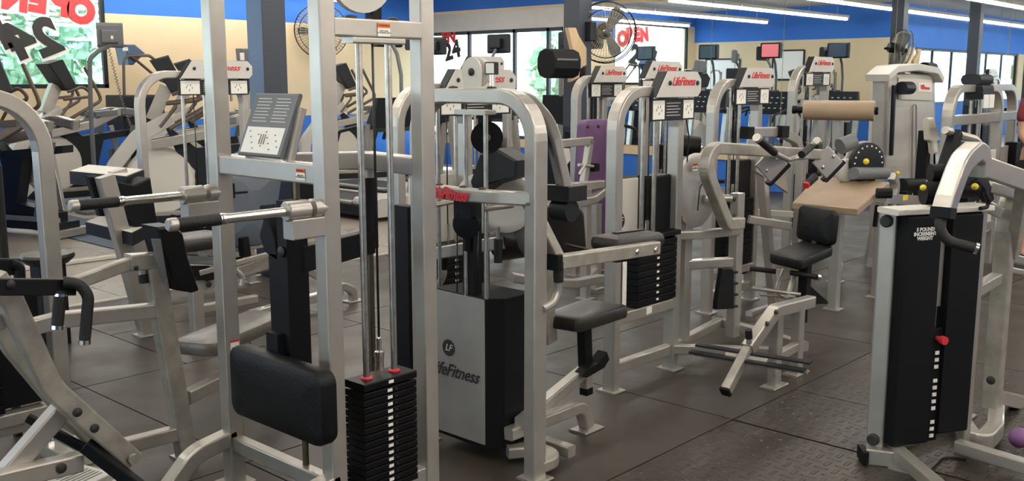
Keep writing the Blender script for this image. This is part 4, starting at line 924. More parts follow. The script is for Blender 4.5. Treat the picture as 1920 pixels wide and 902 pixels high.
# adjustable legs extension machine behind: disc selector, grey rollers
t = thing('leg_extension_machine', 'leg machine with black perforated selector disc and grey rollers behind the tan pad', 'gym machine', (7.0, 3.0, 0))
c_ = at(1622, 305, y=3.0)
d1 = B().use(PLS).lathe(c_, V((-.5, -1, 0)), [(.05, 0), (.15, 0), (.15, .03), (.13, .035), (.05, .035)], k=36).done('selector_disc', PLS, t)
B().use(SHELL).lathe(c_ + V((.02, .04, 0)), V((-.5, -1, 0)), [(.155, 0), (.16, .02), (.001, .02)], k=36).done('disc_back', SHELL, t)
for i in range(12):
    an = i * PI / 9; d_, a_, u_ = frame(V((-.5, -1, 0))); q = c_ + d_ * .036 + (a_ * math.cos(an) + u_ * math.sin(an)) * .125
    B().use(LBL).cyl(q, q + d_ * .003, .007, k=6).done('disc_mark', LBL, d1)
for (p_, q_, r_, m_) in (((1600, 325), (1660, 325), .055, GRY), ((1575, 275), (1600, 265), .07, GRY), ((1690, 347), (1735, 347), .065, VIN)):
    B().use(m_).cyl(at(*p_, y=2.95), at(*q_, y=2.9), r_ * .8).done('leg_roller', m_, t)
b = B().use(YEL).ball(at(1624, 303, y=2.92), .022); b.ball(at(1683, 325, y=2.85), .016); b.done('pull_pin', YEL, t)
b = B().use(SIL).sweep([at(1672, 330, y=2.9), at(1680, 345, y=2.9), at(1668, 400, y=2.9)], .06, .06, n=YD, fil=.1); z_ = at(1690, 370, y=2.9); b.bar(at(1655, 372, y=2.9), at(1745, 378, y=2.9), .06, .08); x_ = X(1735, 2.9, 380); b.bar((x_, 2.9, z_.z), (x_, 2.9, 0), .07, .07, up=XD); x_ = X(1648, 2.9, 480); b.bar((x_, 2.9, z_.z), (x_, 2.9, 0), .07, .07, up=XD); b.bar((x_, 2.9, .1), (X(1735, 2.9, 380), 2.9, .1), .06, .06); b.done('frame', SIL, t)
foot(t, (x_, 2.9), .18, .12)
B().use(YEL).box(z_.x - .05, z_.x + .05, 2.868, 2.869, z_.z - .02, z_.z + .02, c=.0003).done('yellow_label', YEL, t)
c_ = at(1583, 320, y=3.1); B().use(SHELL).lathe(c_, V((-.4, -1, 0)), [(.001, .03), (.08, .03), (.09, .02), (.09, 0)], k=28).done('hub_cover', SHELL, t)

# ---- right foreground: low row machine with black shroud ------------------------------
t = thing('multi_hip_machine', 'low tower with tall black shrouds and curved silver arm, right foreground', 'gym machine', (4.3, 1.5, 0))
x0, y0 = 4.06, 1.585; x1, y1 = 4.46, 1.38
hh = 1.075
b = B().use(SIL).bar((x0, y0, .05), (x0, y0, hh), .075, .07, up=XD, c=.01); fp = b.done('upright_post', SIL, t)
for z in (1.045, .10): B().use(INK).lathe((x0 - .040, y0 + .0, z), NX, [(.026, 0), (.026, .008), (.02, .014), (.001, .014)]).done('post_knob', INK, t)
# shroud panels, turned a little towards the camera
SO = at(1675, 840, z=.09); SE = at(1812, 821, z=.09); SL = (SE - SO).length; sa = (SE - SO).normalized(); sn = V((sa.y, -sa.x, 0))
SP = lambda f, d, z: V((SO.x, SO.y, 0)) + sa * (SL * f) - sn * d + ZZ * z
for f0, f1_, z0_, nm in ((0, .45, .09, 'front_shroud'), (.60, 1.0, .12, 'rear_shroud')):
    B().use(BLK).bar(SP(f0, .055, (z0_ + 1.075) / 2), SP(f1_, .055, (z0_ + 1.075) / 2), .11, 1.075 - z0_, c=.012).done(nm, BLK, t)
B().use(BLK).bar(SP(.44, .026, .34), SP(.61, .026, .34), .02, .50).done('inner_panel', BLK, t)
B().use(SIL).bar(SP(.535, .04, .68), SP(.535, .04, 1.07), .02, SL * .10, up=sa).done('centre_strip', SIL, t)
B().use(SIL).bar(SP(1.055, .04, .05), SP(1.055, .04, 1.08), .05, SL * .10, up=sa, c=.008).done('rear_post', SIL, t)
for f0, f1_ in ((-.16, .47), (.60, 1.11)): B().use(WHT).bar(SP(f0, .05, 1.092), SP(f1_, .05, 1.092), .13, .024).done('top_plate', WHT, t)
for k in range(13):
    if k in (3, 9): continue
    z = at(1754, 663, x=SP(.5, 0, 0).x).z * 1.0 - k * .0305
    B().use(LBL).bar(SP(.505, .012, z), SP(.56, .012, z), .003, .016, c=.0005).done('number_label', LBL, t)
text('5 POUND\nINCREMENT\nWEIGHT', SP(.235, -.0008, .998), sa, ZZ, .0205, LBL, t, bold=.0010, ext=.0004)
B().use(LBL).prism([SP(.395, -.001, 1.009), SP(.43, -.001, .998), SP(.395, -.001, .987)], sn, .001).done('arrow_mark', LBL, t)
b = B().use(RED).cyl(SP(.53, -.01, .545), SP(.53, .09, .545), .011); b.cyl(SP(.53, -.03, .545), SP(.53, -.01, .545), .018); b.done('selector_pin', RED, t)
B().use(GRY).cyl(SP(.53, .05, .57), SP(.53, .05, .68), .014).done('cable_stem', GRY, t)
# feet and base rails
b = B().use(SIL); g0 = at(1645, 862, z=.03); g1 = at(1700, 838, z=.045)
b.bar((x0 - .04, y0 + .03, .035), (x0 + .02, y0 - .10, .035), .12, .07); bb0 = b.done('base_block', SIL, t)
foot(t, (x0 + .0, y0 - .13), .14, .10)
B().use(BLK).bar((x0 - .075, y0 + .04, .035), (x0 - .06, y0 + .02, .035), .10, .055).done('end_cap', BLK, t)
b = B().use(SIL).bar((4.10, 1.54, .06), at(1760, 915, z=.06), .055, .055); b.bar(at(1795, 836, z=.06), at(1940, 880, z=.06), .055, .055); b.bar((x0 + .02, y0, .06), (4.75, 1.50, .06), .06, .055); b.done('base_rail', SIL, t)
b = B().use(SIL).sweep([(4.72, 1.49, .07), at(1835, 840, z=.07), at(1866, 805, z=.07), at(1868, 770, z=.07)], .07, .07, n=ZZ, fil=.12); b.done('curved_base', SIL, t)
pb = at(1858, 775, z=.07)
b = B().use(SIL2); pt = at(1866, 790, z=.07); q = V((pb.x, pb.y, 0))
ptop = at(1870, 500, y=pb.y)
b.sweep([(pb.x, pb.y, .10), (pb.x, pb.y, ptop.z), at(1885, 400, y=pb.y), at(1912, 330, y=pb.y)], .075, .07, n=YD, fil=.3); b.done('bent_upright', SIL2, t)
b = B().use(SIL); b.bar(at(1815, 552, y=pb.y + .0), at(1868, 522, y=pb.y), .05, .05); b.bar(at(1835, 380, y=pb.y + .1), at(1880, 400, y=pb.y), .05, .05); b.bar(at(1872, 745, y=pb.y), at(1960, 765, y=pb.y), .06, .07); b.bar(at(1880, 480, y=pb.y), at(1960, 500, y=pb.y), .05, .04); b.bar(at(1885, 505, y=pb.y), at(1960, 520, y=pb.y), .05, .03); b.done('cross_brace', SIL, t)
b = B().use(SIL2).bar(at(1920, 340, y=pb.y - .1), at(1897, 480, y=pb.y - .02), .05, .06, up=XD); b.done('rear_strut', SIL2, t)
bolt(t, at(1858, 713, y=pb.y - .04), NX, .02); foot(t, (pb.x, pb.y + .12), .25, .05)
# curved arm and handle
ya = 1.29
b = B().use(SIL).sweep([at(1768, 400, y=ya), at(1775, 375, y=ya), at(1800, 305, y=ya), at(1826, 282, y=ya), at(1838, 292, y=ya), at(1836, 330, y=ya)], .07, .075, n=YD, fil=[.02, .2, .08, .05]); ca = b.done('curved_arm', SIL, t)
q = at(1768, 394, y=ya); B().use(BLK).bar(q + V((0, 0, -.03)), q + V((.006, 0, .01)), .074, .08, up=XD).done('end_cap', BLK, ca)
b = B().use(RUB).tube([at(1768, 398, y=ya), at(1760, 425, y=ya), at(1775, 452, y=ya - .03), at(1828, 466, y=ya - .12)], .020, fil=.09, k=14); b.done('bent_grip', RUB, ca)
B().use(CHR).cyl(at(1827, 465, y=ya - .12), at(1833, 467, y=ya - .13), .023).done('grip_ring', CHR, ca)
b = B().use(PLS).prism([at(a_, c_, y=ya + .1) for a_, c_ in ((1822, 318), (1838, 312), (1856, 372), (1850, 380), (1838, 352), (1820, 332), (1795, 355), (1800, 335))], YD, .04, c=.004); b.done('arm_bracket', PLS, t)
b = B().use(SIL).bar(at(1842, 312, y=ya + .05), at(1940, 346, y=ya - .1), .06, .085); b.bar(at(1850, 350, y=ya + .1), at(1935, 372, y=ya), .05, .05); b.done('lever_beam', SIL, t)
# black head of the arm: strap arm and hubs
b = B().use(BLK).bar(at(1792, 248, y=ya + .1), at(1768, 325, y=ya + .1), .05, .045, up=XD); b.done('pad_arm', BLK, t)
b = B().use(SIL).tube([at(1772, 244, y=ya + .12), at(1795, 252, y=ya + .1), at(1832, 262, y=ya + .05), at(1840, 285, y=ya + .05), at(1838, 330, y=ya + .05)], .016, fil=.08); b.done('top_rail', SIL, t)
B().use(PLS).prism([at(a_, c_, y=ya + .16) for a_, c_ in ((1790, 262), (1830, 268), (1815, 300), (1785, 320), (1768, 310))], YD, .05, c=.01).done('grey_pad', PLS, t)
for px, py, r_ in ((1765, 325, .06), (1752, 362, .075), (1812, 355, .06)):
    B().use(BLK).cyl(at(px, py, y=ya + .1) - RT * .045, at(px, py, y=ya + .1) + RT * .045, r_ * .62, k=28).done('pivot_hub', BLK, t)
b = B().use(SIL).prism([at(a_, c_, y=ya + .18) for a_, c_ in ((1736, 345), (1742, 335), (1765, 300), (1768, 310), (1756, 350), (1760, 385), (1738, 385))], YD, .012); b.done('hub_plate', SIL, t)
b = B().use(YEL).ball(at(1731, 352, y=ya + .1), .012); b.ball(at(1828, 350, y=ya), .014); b.done('pull_pin', YEL, t)
b = B().use(BLK).tube([at(1846, 362, y=ya), at(1853, 375, y=ya), at(1852, 388, y=ya), at(1838, 391, y=ya)], .008, fil=.03); b.done('small_hook', BLK, t)
# purple dumbbell at the far right
q = at(1912, 812, z=.09)
t = thing('purple_dumbbell', 'purple rubber dumbbell cut by the right edge of the photo', 'dumbbell', (q.x, q.y, 0))
b = B().use(DBL); d_ = V((.3, -1, 0)).normalized()
for s_ in (-.0, .16): b.ball(q + d_ * s_ + ZZ * -.022, .045, 1.0, 1.0, 1.0)
b.done('head', DBL, t); b = B().use(PLS).cyl(q + d_ * .0 + ZZ * -.022, q + d_ * .16 + ZZ * -.022, .016); b.done('handle', PLS, t)
tag(B().use(PLS).bar(q + V((.05, -.01, -.083)), q + V((.10, -.18, -.083)), .05, .012).done('dumbbell_rest', PLS), 'small black rest beneath the purple dumbbell', 'rest')
# loose cable on the floor
tag(B().use(CABLE).tube([at(1730, 898, z=.006), at(1745, 880, z=.006), at(1768, 858, z=.006), at(1790, 858, z=.006), at(1812, 862, z=.006)], .005, fil=.05).done('floor_cable', CABLE), 'thin black cable lying on the floor by the right base rail', 'cable')
# ================================================================ left side machines
t, PL_ = tower('silver arch tower at the left edge with a black numbered stack', (1.17, 4.41, 0), XD, NY, .62, 1.555, plate=None, rods=(.14, .26), stack=(.0, .36, .20, .70), nst=12, shroud=None, cover=(.36, .55, .20, .72), fil=.24, pw=.07)
b = B().use(LBL).box(1.772, 1.806, 4.3735, 4.375, .24, .42, c=.0004); b.use(RED).box(1.772, 1.806, 4.373, 4.3748, .415, .424, c=.0003); b.done('warning_strip', None, t)
B().use(LBL).box(1.28, 1.37, 4.37, 4.372, .145, .185, c=.0005).done('serial_label', LBL, t)
b = B().use(PLS).box(1.40, 1.50, 4.34, 4.36, 1.45, 1.57) ; b.done('instruction_placard', PLS, t)
B().use(LBL).box(1.41, 1.49, 4.336, 4.34, 1.46, 1.56, c=.0005).done('placard_face', LBL, t)
# seated row with chest pad
yc = 3.79
t = thing('chest_row_machine', 'silver row machine with bolted lever arm and black hanging handles at the left', 'gym machine', (1.9, 3.8, 0))
G = lambda px, py, y=yc: at(px, py, y=y)
lb = V((2.05, yc, 0))
B().use(SIL2).bar(lb, G(288, 500), .07, .075, up=XD).done('front_leg', SIL2, t); foot(t, (2.04, yc), .07, .14)
b = B().use(SIL).bar(G(288, 582), G(110, 600), .055, .06); b.bar(G(110, 600), G(40, 618), .055, .06); b.done('upper_rail', SIL, t)
B().use(SIL).bar(G(345, 808), G(150, 858), .055, .06).done('lower_rail', SIL, t)
B().use(SIL2).bar(G(252, 490), G(130, 535), .045, .05).done('slant_beam', SIL2, t)
b = B().use(SIL).bar(G(240, 492), G(302, 487), .07, .066); sl = b.done('beam_sleeve', SIL, t)
bolt(sl, G(247, 500) + V((0, -.036, 0)), NY, .010); bolt(sl, G(290, 492) + V((0, -.036, 0)), NY, .010)
b = B().use(SIL).cyl(G(267, 505), G(267, 515), .018); b.use(RUB).cyl(G(268, 513), G(270, 530), .02); b.done('pop_pin', None, t)
b = B().use(VIN).prism([G(a_, c_, yc - .0) for a_, c_ in ((279, 423), (312, 420), (326, 432), (338, 480), (357, 541), (345, 545), (314, 540), (300, 500), (284, 450))], YD, .15, c=.012); cp = b.done('chest_pad', VIN, t)
b = B().use(GRY).prism([G(a_, c_, yc - .08) for a_, c_ in ((284, 448), (300, 448), (312, 520), (305, 530))], YD, .012); b.done('pad_plate', GRY, cp)
# worn seat pad on its rail, gloss glare put into its grey
s0, s1 = at(340, 645, z=.44), at(490, 585, z=.44); mid = (s0 + s1) / 2 + V((.02, -.05, 0)); ax_ = (s1 - s0)
B().use(SEAT_GLARE).pad(mid + ZZ * -.02, ax_, V((-ax_.y, ax_.x, 0)), ax_.length, .24, .07, r=.06, e=.02).done('seat', SEAT_GLARE, t)
b = B().use(SIL).bar((2.07, yc + .02, .265), (mid.x + .25, mid.y, .27), .055, .06); b.bar((mid.x + .05, mid.y, .27), (mid.x + .05, mid.y, .40), .06, .06, up=XD); b.bar((mid.x + .25, mid.y, .29), (mid.x + .25, mid.y, 0), .06, .06, up=XD); b.done('seat_rail', SIL, t)
foot(t, (mid.x + .25, mid.y))
# lever arm
yv = 3.30
b = B().use(SIL2).sweep([at(-12, 520, y=yv), at(20, 565, y=yv), at(93, 725, y=yv), at(246, 862, y=yv)], .06, .072, n=YD, fil=[.05, .25]); lv = b.done('lever_arm', SIL2, t)
for px, py in ((145, 773), (177, 803)): bolt(lv, at(px, py, y=yv - .031), NY, .016)
q = at(244, 858, y=yv - .02); B().use(SIL2).cyl(q, q + V((0, -.03, 0)), .02, k=6).done('end_nut', SIL2, lv)
b = B().use(SIL2).sweep([at(-10, 600, y=yv + .2), at(20, 655, y=yv + .2), at(95, 745, y=yv + .2), at(190, 845, y=yv + .2)], .05, .05, n=YD, fil=.25); b.done('parallel_link', SIL2, t)
b = B().use(SIL).bar(at(8, 892, y=yv + .1), at(118, 765, y=yv + .1), .06, .065); b.done('diagonal_strut', SIL, t)
b = B().use(SIL); b.bar(at(-20, 905, y=yv + .05), at(150, 865, y=yv + .05), .06, .065); bs = b.done('base_rail', SIL, t); bolt(bs, at(115, 878, y=yv + .016), NY, .018)
b = B().use(SIL); b.bar(at(90, 840, z=.08), at(235, 915, z=.08), .07, .05); b.bar(at(110, 815, z=.05), at(200, 880, z=.05), .05, .05); b.done('cross_rail', SIL, t)
b = B().use(BLK).bar(at(52, 783, y=3.6), at(175, 850, y=3.45), .03, .03); b.bar(at(160, 835, y=3.3), at(262, 915, y=3.2), .05, .045); b.done('black_link', BLK, t)
fp_ = [at(80, 912, z=.13), at(160, 878, z=.13), at(213, 893, z=.13), at(150, 925, z=.13)]
b = B().use(SHELL).prism(fp_, ZZ, .03, c=.003); ft = b.done('foot_plate', SHELL, t)
b = B().use(GRY)
for k in range(6):
    p_ = fp_[1] + (fp_[2] - fp_[1]) * (.15 + .12 * k) + ZZ * .0155; q_ = fp_[0] + (fp_[3] - fp_[0]) * (.15 + .12 * k) + ZZ * .0155
    b.bar(p_ + (q_ - p_) * .12, p_ + (q_ - p_) * .8, .006, .002, c=.0005)
b.done('grip_slots', GRY, ft)
# handles
yh = 3.15
b = B().use(BLK).bar(at(-15, 538, y=yh), at(140, 538, y=yh), .03, .052, c=.003); hb = b.done('handle_crossbar', BLK, t); bolt(hb, at(20, 533, y=yh - .016), NY, .014)
b = B().use(RUB).tube([at(118, 529, y=yh - .02), at(150, 532, y=yh - .04), at(166, 556, y=yh - .05), at(159, 638, y=yh - .05)], .0185, fil=.05, k=14); hg = b.done('bent_handle', RUB, t)
B().use(CHR).cyl(at(159, 637, y=yh - .05), at(159, 645, y=yh - .05), .0195).done('grip_cap', CHR, hg)
b = B().use(RUB).cyl(at(114, 545, y=yh - .01), at(107, 614, y=yh - .01), .019); h2 = b.done('straight_handle', RUB, t)
for a_, c_ in (((113, 550), (112.6, 555)), ((107.6, 610), (107, 617))): B().use(CHR).cyl(at(*a_, y=yh - .01), at(*c_, y=yh - .01), .0205).done('grip_ring', CHR, h2)
b = B().use(BLK).bar(at(-15, 500, y=3.7), at(35, 500, y=3.7), .03, .06); b.tube([at(22, 494, y=3.68), at(36, 500, y=3.68), at(37, 520, y=3.68), at(34, 577, y=3.68)], .02, fil=.05); b.done('far_handle', BLK, t)
b = B().use(SIL).bar(at(-10, 610, y=3.35), at(8, 590, y=3.35), .05, .05); b.done('pivot_link', SIL, t)
# black vertical tube at the very left
tag(B().use(RUB).cyl((at(9, 480, y=4.6).x, 4.62, 0), (at(5, 400, y=4.6).x, 4.62, 1.25), .02).done('support_pole', RUB), 'thin black pole standing at the left edge of the photo', 'pole')
# round black stool
q = at(88, 478, z=.56)
t = thing('pedestal_seat', 'black seat pad on a dark square pedestal behind the left arch', 'seat', (q.x, q.y, 0))
B().use(SEATV).lathe((q.x, q.y, .50), ZZ, [(.05, 0), (.12, .01), (.155, .04), (.16, .055), (.15, .07), (.001, .075)], k=28).done('seat', SEATV, t)
b = B().use(BLK).bar((q.x, q.y, .515), (q.x, q.y, .0), .16, .16, up=XD, c=.01); b.done('pedestal', BLK, t)
# step platform machine
ys = 5.9
t = thing('step_platform_machine', 'silver slanted frame with two black step platforms, left of the front tower', 'gym machine', (2.9, 6.1, 0))
f1 = V((2.97, 5.9, 0)); tp = at(196, 330, y=5.9)
b = B().use(SIL).bar(f1, tp, .08, .10, up=XD); b.done('front_leg', SIL, t)
f2 = V((3.22, 6.25, 0)); tp2 = tp + (f2 - f1)
b = B().use(SIL).bar(f2, tp2, .08, .10, up=XD); b.done('rear_leg', SIL, t)
foot(t, f1, .16, .12); foot(t, f2, .16, .12)
def step(q4, th, nm):
    b = B().use(BLK); m = sum(q4, V()) / 4
    b.use(WHT).prism([p + (m - p) * .03 + ZZ * .001 for p in q4], ZZ, .004); b.use(BLK)  # pale sheet paints reflected light onto the top of the black step
    b.loft([[p - ZZ * th for p in q4], [p - ZZ * .004 for p in q4], [p + (m - p) * .02 for p in q4]]); b.done(nm, GRY, t)
step([at(130, 321, z=1.02), at(165, 309, z=1.02), at(270, 318, z=1.02), at(237, 331, z=1.02)], .085, 'upper_step')
step([at(160, 416, z=.70), at(190, 404, z=.70), at(272, 425, z=.70), at(248, 437, z=.70)], .08, 'lower_step')
b = B().use(BLK).prism([at(a_, c_, y=6.0) for a_, c_ in ((204, 338), (240, 345), (270, 332), (285, 430), (262, 440), (215, 400))], YD, .18, c=.01); b.done('black_panel', BLK, t)
b = B().use(BLK).prism([at(a_, c_, y=5.97) for a_, c_ in ((162, 330), (180, 330), (205, 405), (184, 405))], YD, .05, c=.005); b.done('side_plate', BLK, t)
b = B().use(SIL).bar(f1 + ZZ * .3, f2 + ZZ * .3, .06, .06); b.done('leg_rail', SIL, t)
# leg press with sliding rails
yl_ = 5.35
t = thing('leg_press_machine', 'low silver leg press with sloped rails and tall grey back pad behind the dip handles', 'gym machine', (3.9, 5.4, 0))
J = lambda px, py, y=yl_: at(px, py, y=y)
b = B().use(SIL); b.bar(J(360, 538), J(515, 487), .06, .075); r1 = b.done('main_rail', SIL, t); bolt(r1, J(386, 532) + V((0, -.034, 0)), NY, .018)
b = B().use(SIL); b.bar(J(372, 580), J(480, 560), .05, .05); b.bar(J(340, 475, 5.6), J(520, 450, 5.6), .06, .07); b.bar(J(372, 512, 5.3), J(530, 470, 5.3), .03, .035); b.bar(J(470, 590, 5.7), J(640, 545, 5.7), .06, .06); b.bar(J(560, 500, 5.7), J(640, 540, 5.7), .05, .05); b.done('lower_rails', SIL, t)
b = B().use(CHR).cyl(J(445, 505), J(610, 455), .014); b.cyl(J(445, 520), J(610, 468), .014); b.done('slide_rods', CHR, t)
x_ = J(366, 540).x; b = B().use(SIL).bar((x_, yl_, J(366, 545).z), (x_, yl_, 0), .07, .07, up=XD); b.done('front_leg', SIL, t); foot(t, (x_, yl_))
q = J(650, 540, 5.7); b = B().use(SIL).sweep([J(600, 552, 5.7), J(640, 535, 5.7), J(662, 545, 5.7), V((J(662, 560, 5.7).x, 5.7, 0))], .06, .055, n=YD, fil=.10); b.done('curved_foot', SIL, t); foot(t, (J(662, 560, 5.7).x, 5.7), .14, .10)
q = J(366, 448); B().use(SEATV).pad(J(366, 452, 5.4), XD, YD, .36, .32, .075, r=.05, e=.02).done('seat', SEATV, t)
b = B().use(SIL).bar(J(375, 458), J(375, 490), .07, .06, up=XD); b.use(GRY).bar(J(345, 485), J(398, 488), .12, .05); b.done('seat_support', None, t)
b = B().use(mat('blue_grey_vinyl', (.10, .12, .15), .38, bump=.1, bscale=60)).pad(J(468, 388, 5.5), V((1, -.25, 0)), V((.22, 0, 1)), .36, .52, .10, r=.09, e=.035); b.done('back_pad', None, t)
b = B().use(BLK).bar(J(455, 445, 5.45), J(460, 480, 5.45), .07, .05, up=XD); b.bar(J(437, 362), J(463, 360), .02, .015); b.done('back_bracket', BLK, t)
b = B().use(BLK).prism([J(a_, c_) for a_, c_ in ((340, 500), (398, 500), (398, 520), (378, 525), (340, 512))], YD, .12); b.done('black_carriage', BLK, t)
b = B().use(SIL).tube([J(440, 505, 5.2), J(455, 520, 5.2), J(452, 535, 5.2)], .018, fil=.03); b.done('side_handle', SIL, t)
# low black bin far behind the front crossbeam
q = at(558, 428, z=.0)
t = thing('waste_bin', 'black floor bin with a pale round collar standing beyond the front crossbeam', 'bin', (q.x, q.y, 0))
b = B().use(BLK).bar((q.x, q.y, 0), (q.x, q.y, .74), .36, .36, up=XD, c=.02); b.done('bin_body', BLK, t)
B().use(SIL).cyl((q.x - .1, q.y - .05, .74), (q.x - .1, q.y - .05, .84), .07).done('collar', SIL, t)
# purple pad machine
yp = 4.78
t = thing('purple_pad_machine', 'tall upright purple pad with silver press arms in front of the left mirror column', 'gym machine', (at(1105, 450, y=yp).x, yp, 0))
U = lambda px, py, y=yp: at(px, py, y=y)
c_ = (U(1090, 224) + U(1138, 224) + U(1128, 450) + U(1076, 450)) / 4; up_ = (U(1114, 224) - U(1102, 450)); rt_ = U(1138, 224) - U(1090, 224)
B().use(PUR).pad(c_, XD, up_, rt_.length, up_.length, .10, r=.05, e=.02).done('tall_pad', PUR, t)
pdn = bpy.data.objects['tall_pad']
for px in (1102, 1122): bolt(pdn, U(px, 237, yp - .058), NY, .014, INK)
b = B().use(SIL).bar(U(1044, 270, yp - .12), U(1108, 264, yp - .12), .05, .06); b.bar(U(1106, 262, yp - .12), U(1093, 350, yp - .12), .05, .05, up=XD); b.done('press_arm', SIL, t)
b = B().use(SIL).cyl(U(1085, 309, yp - .15), U(1112, 312, yp - .15), .012); b.cyl(U(1098, 306, yp - .16), U(1086, 328, yp - .16), .012); b.use(BLK).box(*(lambda q: (q.x - .03, q.x + .03, q.y - .03, q.y + .03, q.z - .03, q.z + .03))(U(1114, 314, yp - .13))); b.done('hinge', None, t)
b = B().use(SIL).sweep([U(1030, 345, yp - .2), U(1070, 350, yp - .25), U(1128, 345, yp - .2)], .06, .06, n=ZZ, fil=.4); b.sweep([U(1020, 395, yp - .3), U(1060, 385, yp - .35), U(1110, 375, yp - .3), U(1130, 360, yp - .2)], .06, .07, n=ZZ, fil=.3); b.bar(U(1055, 375, yp - .3), U(1095, 352, yp - .25), .04, .04); b.done('bowed_bars', SIL, t)
b = B().use(SIL); x_ = U(1093, 500).x; b.bar((x_, yp - .12, 0), (x_, yp - .12, U(1093, 380).z), .07, .07, up=XD); x2_ = U(1040, 500).x; b.bar((x_, yp - .12, .14), (x2_, yp - .3, .14), .06, .07); b.bar((x2_, yp - .3, 0), (x2_, yp - .3, U(1040, 350).z), .06, .06, up=XD); b.done('frame', SIL, t)
foot(t, (x_, yp - .12)); foot(t, (x2_, yp - .3))
B().use(SHELL).prism([U(a_, c_2, yp - .3) for a_, c_2 in ((1048, 278), (1066, 278), (1068, 300), (1060, 310), (1052, 306))], YD, .02).done('pulley_guard', SHELL, t)
b = B().use(SIL).sweep([U(960, 520, 4.2), U(1020, 530, 4.1), U(1075, 532, 4.1), U(1125, 522, 4.2)], .06, .07, n=ZZ, fil=.4); b.done('curved_base', SIL, t)
for px in (1045,): B().use(SIL2).bar(U(1050, 360, yp - .3), U(1058, 330, yp - .3), .05, .05, up=XD).done('pivot_block', SIL2, t)

# ================================================================ cardio machines
def elliptical(label):
    y = 13.2; E = lambda px, py, d=0.: at(px, py, y=y) + V((0, d, 0))
    t = thing('elliptical_trainer', label, 'elliptical trainer', (E(100, 388).x, y, 0), 'elliptical trainers')
    b = B().use(SHELL).sweep([E(52, 362), E(24, 335), E(24, 290), E(60, 240), E(112, 208)], .20, .15, n=YD, fil=.3, seg=6); b.done('curved_shell', SHELL, t)
    B().use(WHT).lathe(E(98, 308, .11), NY, [(.36, 0), (.37, .03), (.37, .17), (.34, .21), (.001, .22)], k=36).done('flywheel_cover', WHT, t)
    b = B().use(PLS).prism([E(*p) for p in ((100, 215), (150, 255), (262, 240), (262, 250), (190, 262), (175, 330), (250, 335), (250, 352), (60, 362), (80, 340), (140, 330), (150, 290), (120, 260))], YD, .14); b.done('dark_body', PLS, t)
    b = B().use(SIL).bar(E(84, 212), E(104, 160), .12, .14); b.done('neck', SIL, t)
    b = B().use(PLS).prism([E(78, 120), E(106, 112), E(134, 166), (E(112, 170))], YD, .42, c=.02); cn = b.done('console', PLS, t)
    b = B().use(mat('handle_brown', (.10, .07, .05), .4)) if 'handle_brown' not in bpy.data.materials else B().use(bpy.data.materials['handle_brown'])
    for s in (-.24, .24):
        b.tube([E(112, 172, s), E(140, 162, s), E(160, 180, s * 1.1), E(104, 186, s)], .020, fil=.08, k=8); b.tube([E(118, 186, s), E(118, 192, s), E(96, 222, s)], .018, fil=.05, k=7)
        b.tube([E(138, 126, s * 1.3), E(165, 175, s * 1.3), E(170, 188, s * 1.3), E(110, 224, s * 1.2)], .022, fil=.1, k=8)
    b.done('handlebars', None, t)
    for s in (-.17, .17):
        b = B().use(SIL).sweep([E(84, 250, s), E(165, 232, s), E(215, 206, s), E(255, 214, s)], .08, .10, n=YD, fil=.3, seg=4); b.done('pedal_arm', SIL, t)
        b = B().use(GRY).bar(E(165, 214, s), E(205, 210, s), .14, .07); b.bar(E(214, 208, s), E(254, 212, s), .12, .08); b.done('foot_pedal', GRY, t)
    b = B().use(GRY); b.bar(E(196, 232, .1), E(180, 300, .1), .05, .07); b.bar(E(246, 235, -.1), E(220, 345, -.1), .06, .08); b.use(SIL).bar(E(214, 236, .1), E(240, 345, .1), .05, .06); b.done('rear_struts', None, t)
    b = B().use(PLS); z0 = .05; xa, xb = E(60, 380).x, E(262, 380).x
    b.bar((xa, y, z0 + .07), (xb, y, z0 + .07), .30, .08); b.use(SIL); b.bar((xa, y - .3, z0), (xa, y + .3, z0), .10, .08); b.bar((xb, y - .3, z0), (xb, y + .3, z0), .10, .08); b.bar((xa, y - .13, z0 + .14), (xb, y - .13, z0 + .14), .05, .05)
    b.done('base', None, t)
    return t
e1 = elliptical('large silver elliptical trainer with round white flywheel cover under the lettered window')
gl = [((6.4, 11.6, 0), -.5, 'elliptical trainer with white disc seen between the rods of the left weight tower'), ((5.3, 10.1, 0), -.5, 'elliptical trainer just left of the front tower, nearest the step platforms'),
      ((9.6, 12.6, 0), -.4, 'elliptical trainer by the cream wall behind the near dark column'), ((3.95, 11.4, 0), -1.2, 'elliptical trainer at the left edge near the side wall')]
for l, r, lab in gl: dup(e1, V(l), lab, r)
def tv(t, px_, z, face, sm, pole_base):
    """small screen on a bent pole"""
    c = V((px_[0], px_[1], z)); d = V(face).normalized(); s = V((-d.y, d.x, 0))
    b = B().use(PLS).bar(c - s * .19, c + s * .19, .09, .27, c=.03); b.bar(c - s * .10 - d * .06, c + s * .10 - d * .06, .06, .14, c=.02); m = b.done('monitor', PLS, t)
    B().use(sm).bar(c - s * .16 + d * .046, c + s * .16 + d * .046, .004, .22, c=.001).done('screen', sm, m)
    pb = V(pole_base); b = B().use(GRY).tube([c - d * .06 - ZZ * .08, c - d * .16 - ZZ * .22, V((pb.x, pb.y, z - .45)), pb], .022, fil=.12, k=8); b.done('pole', GRY, t)
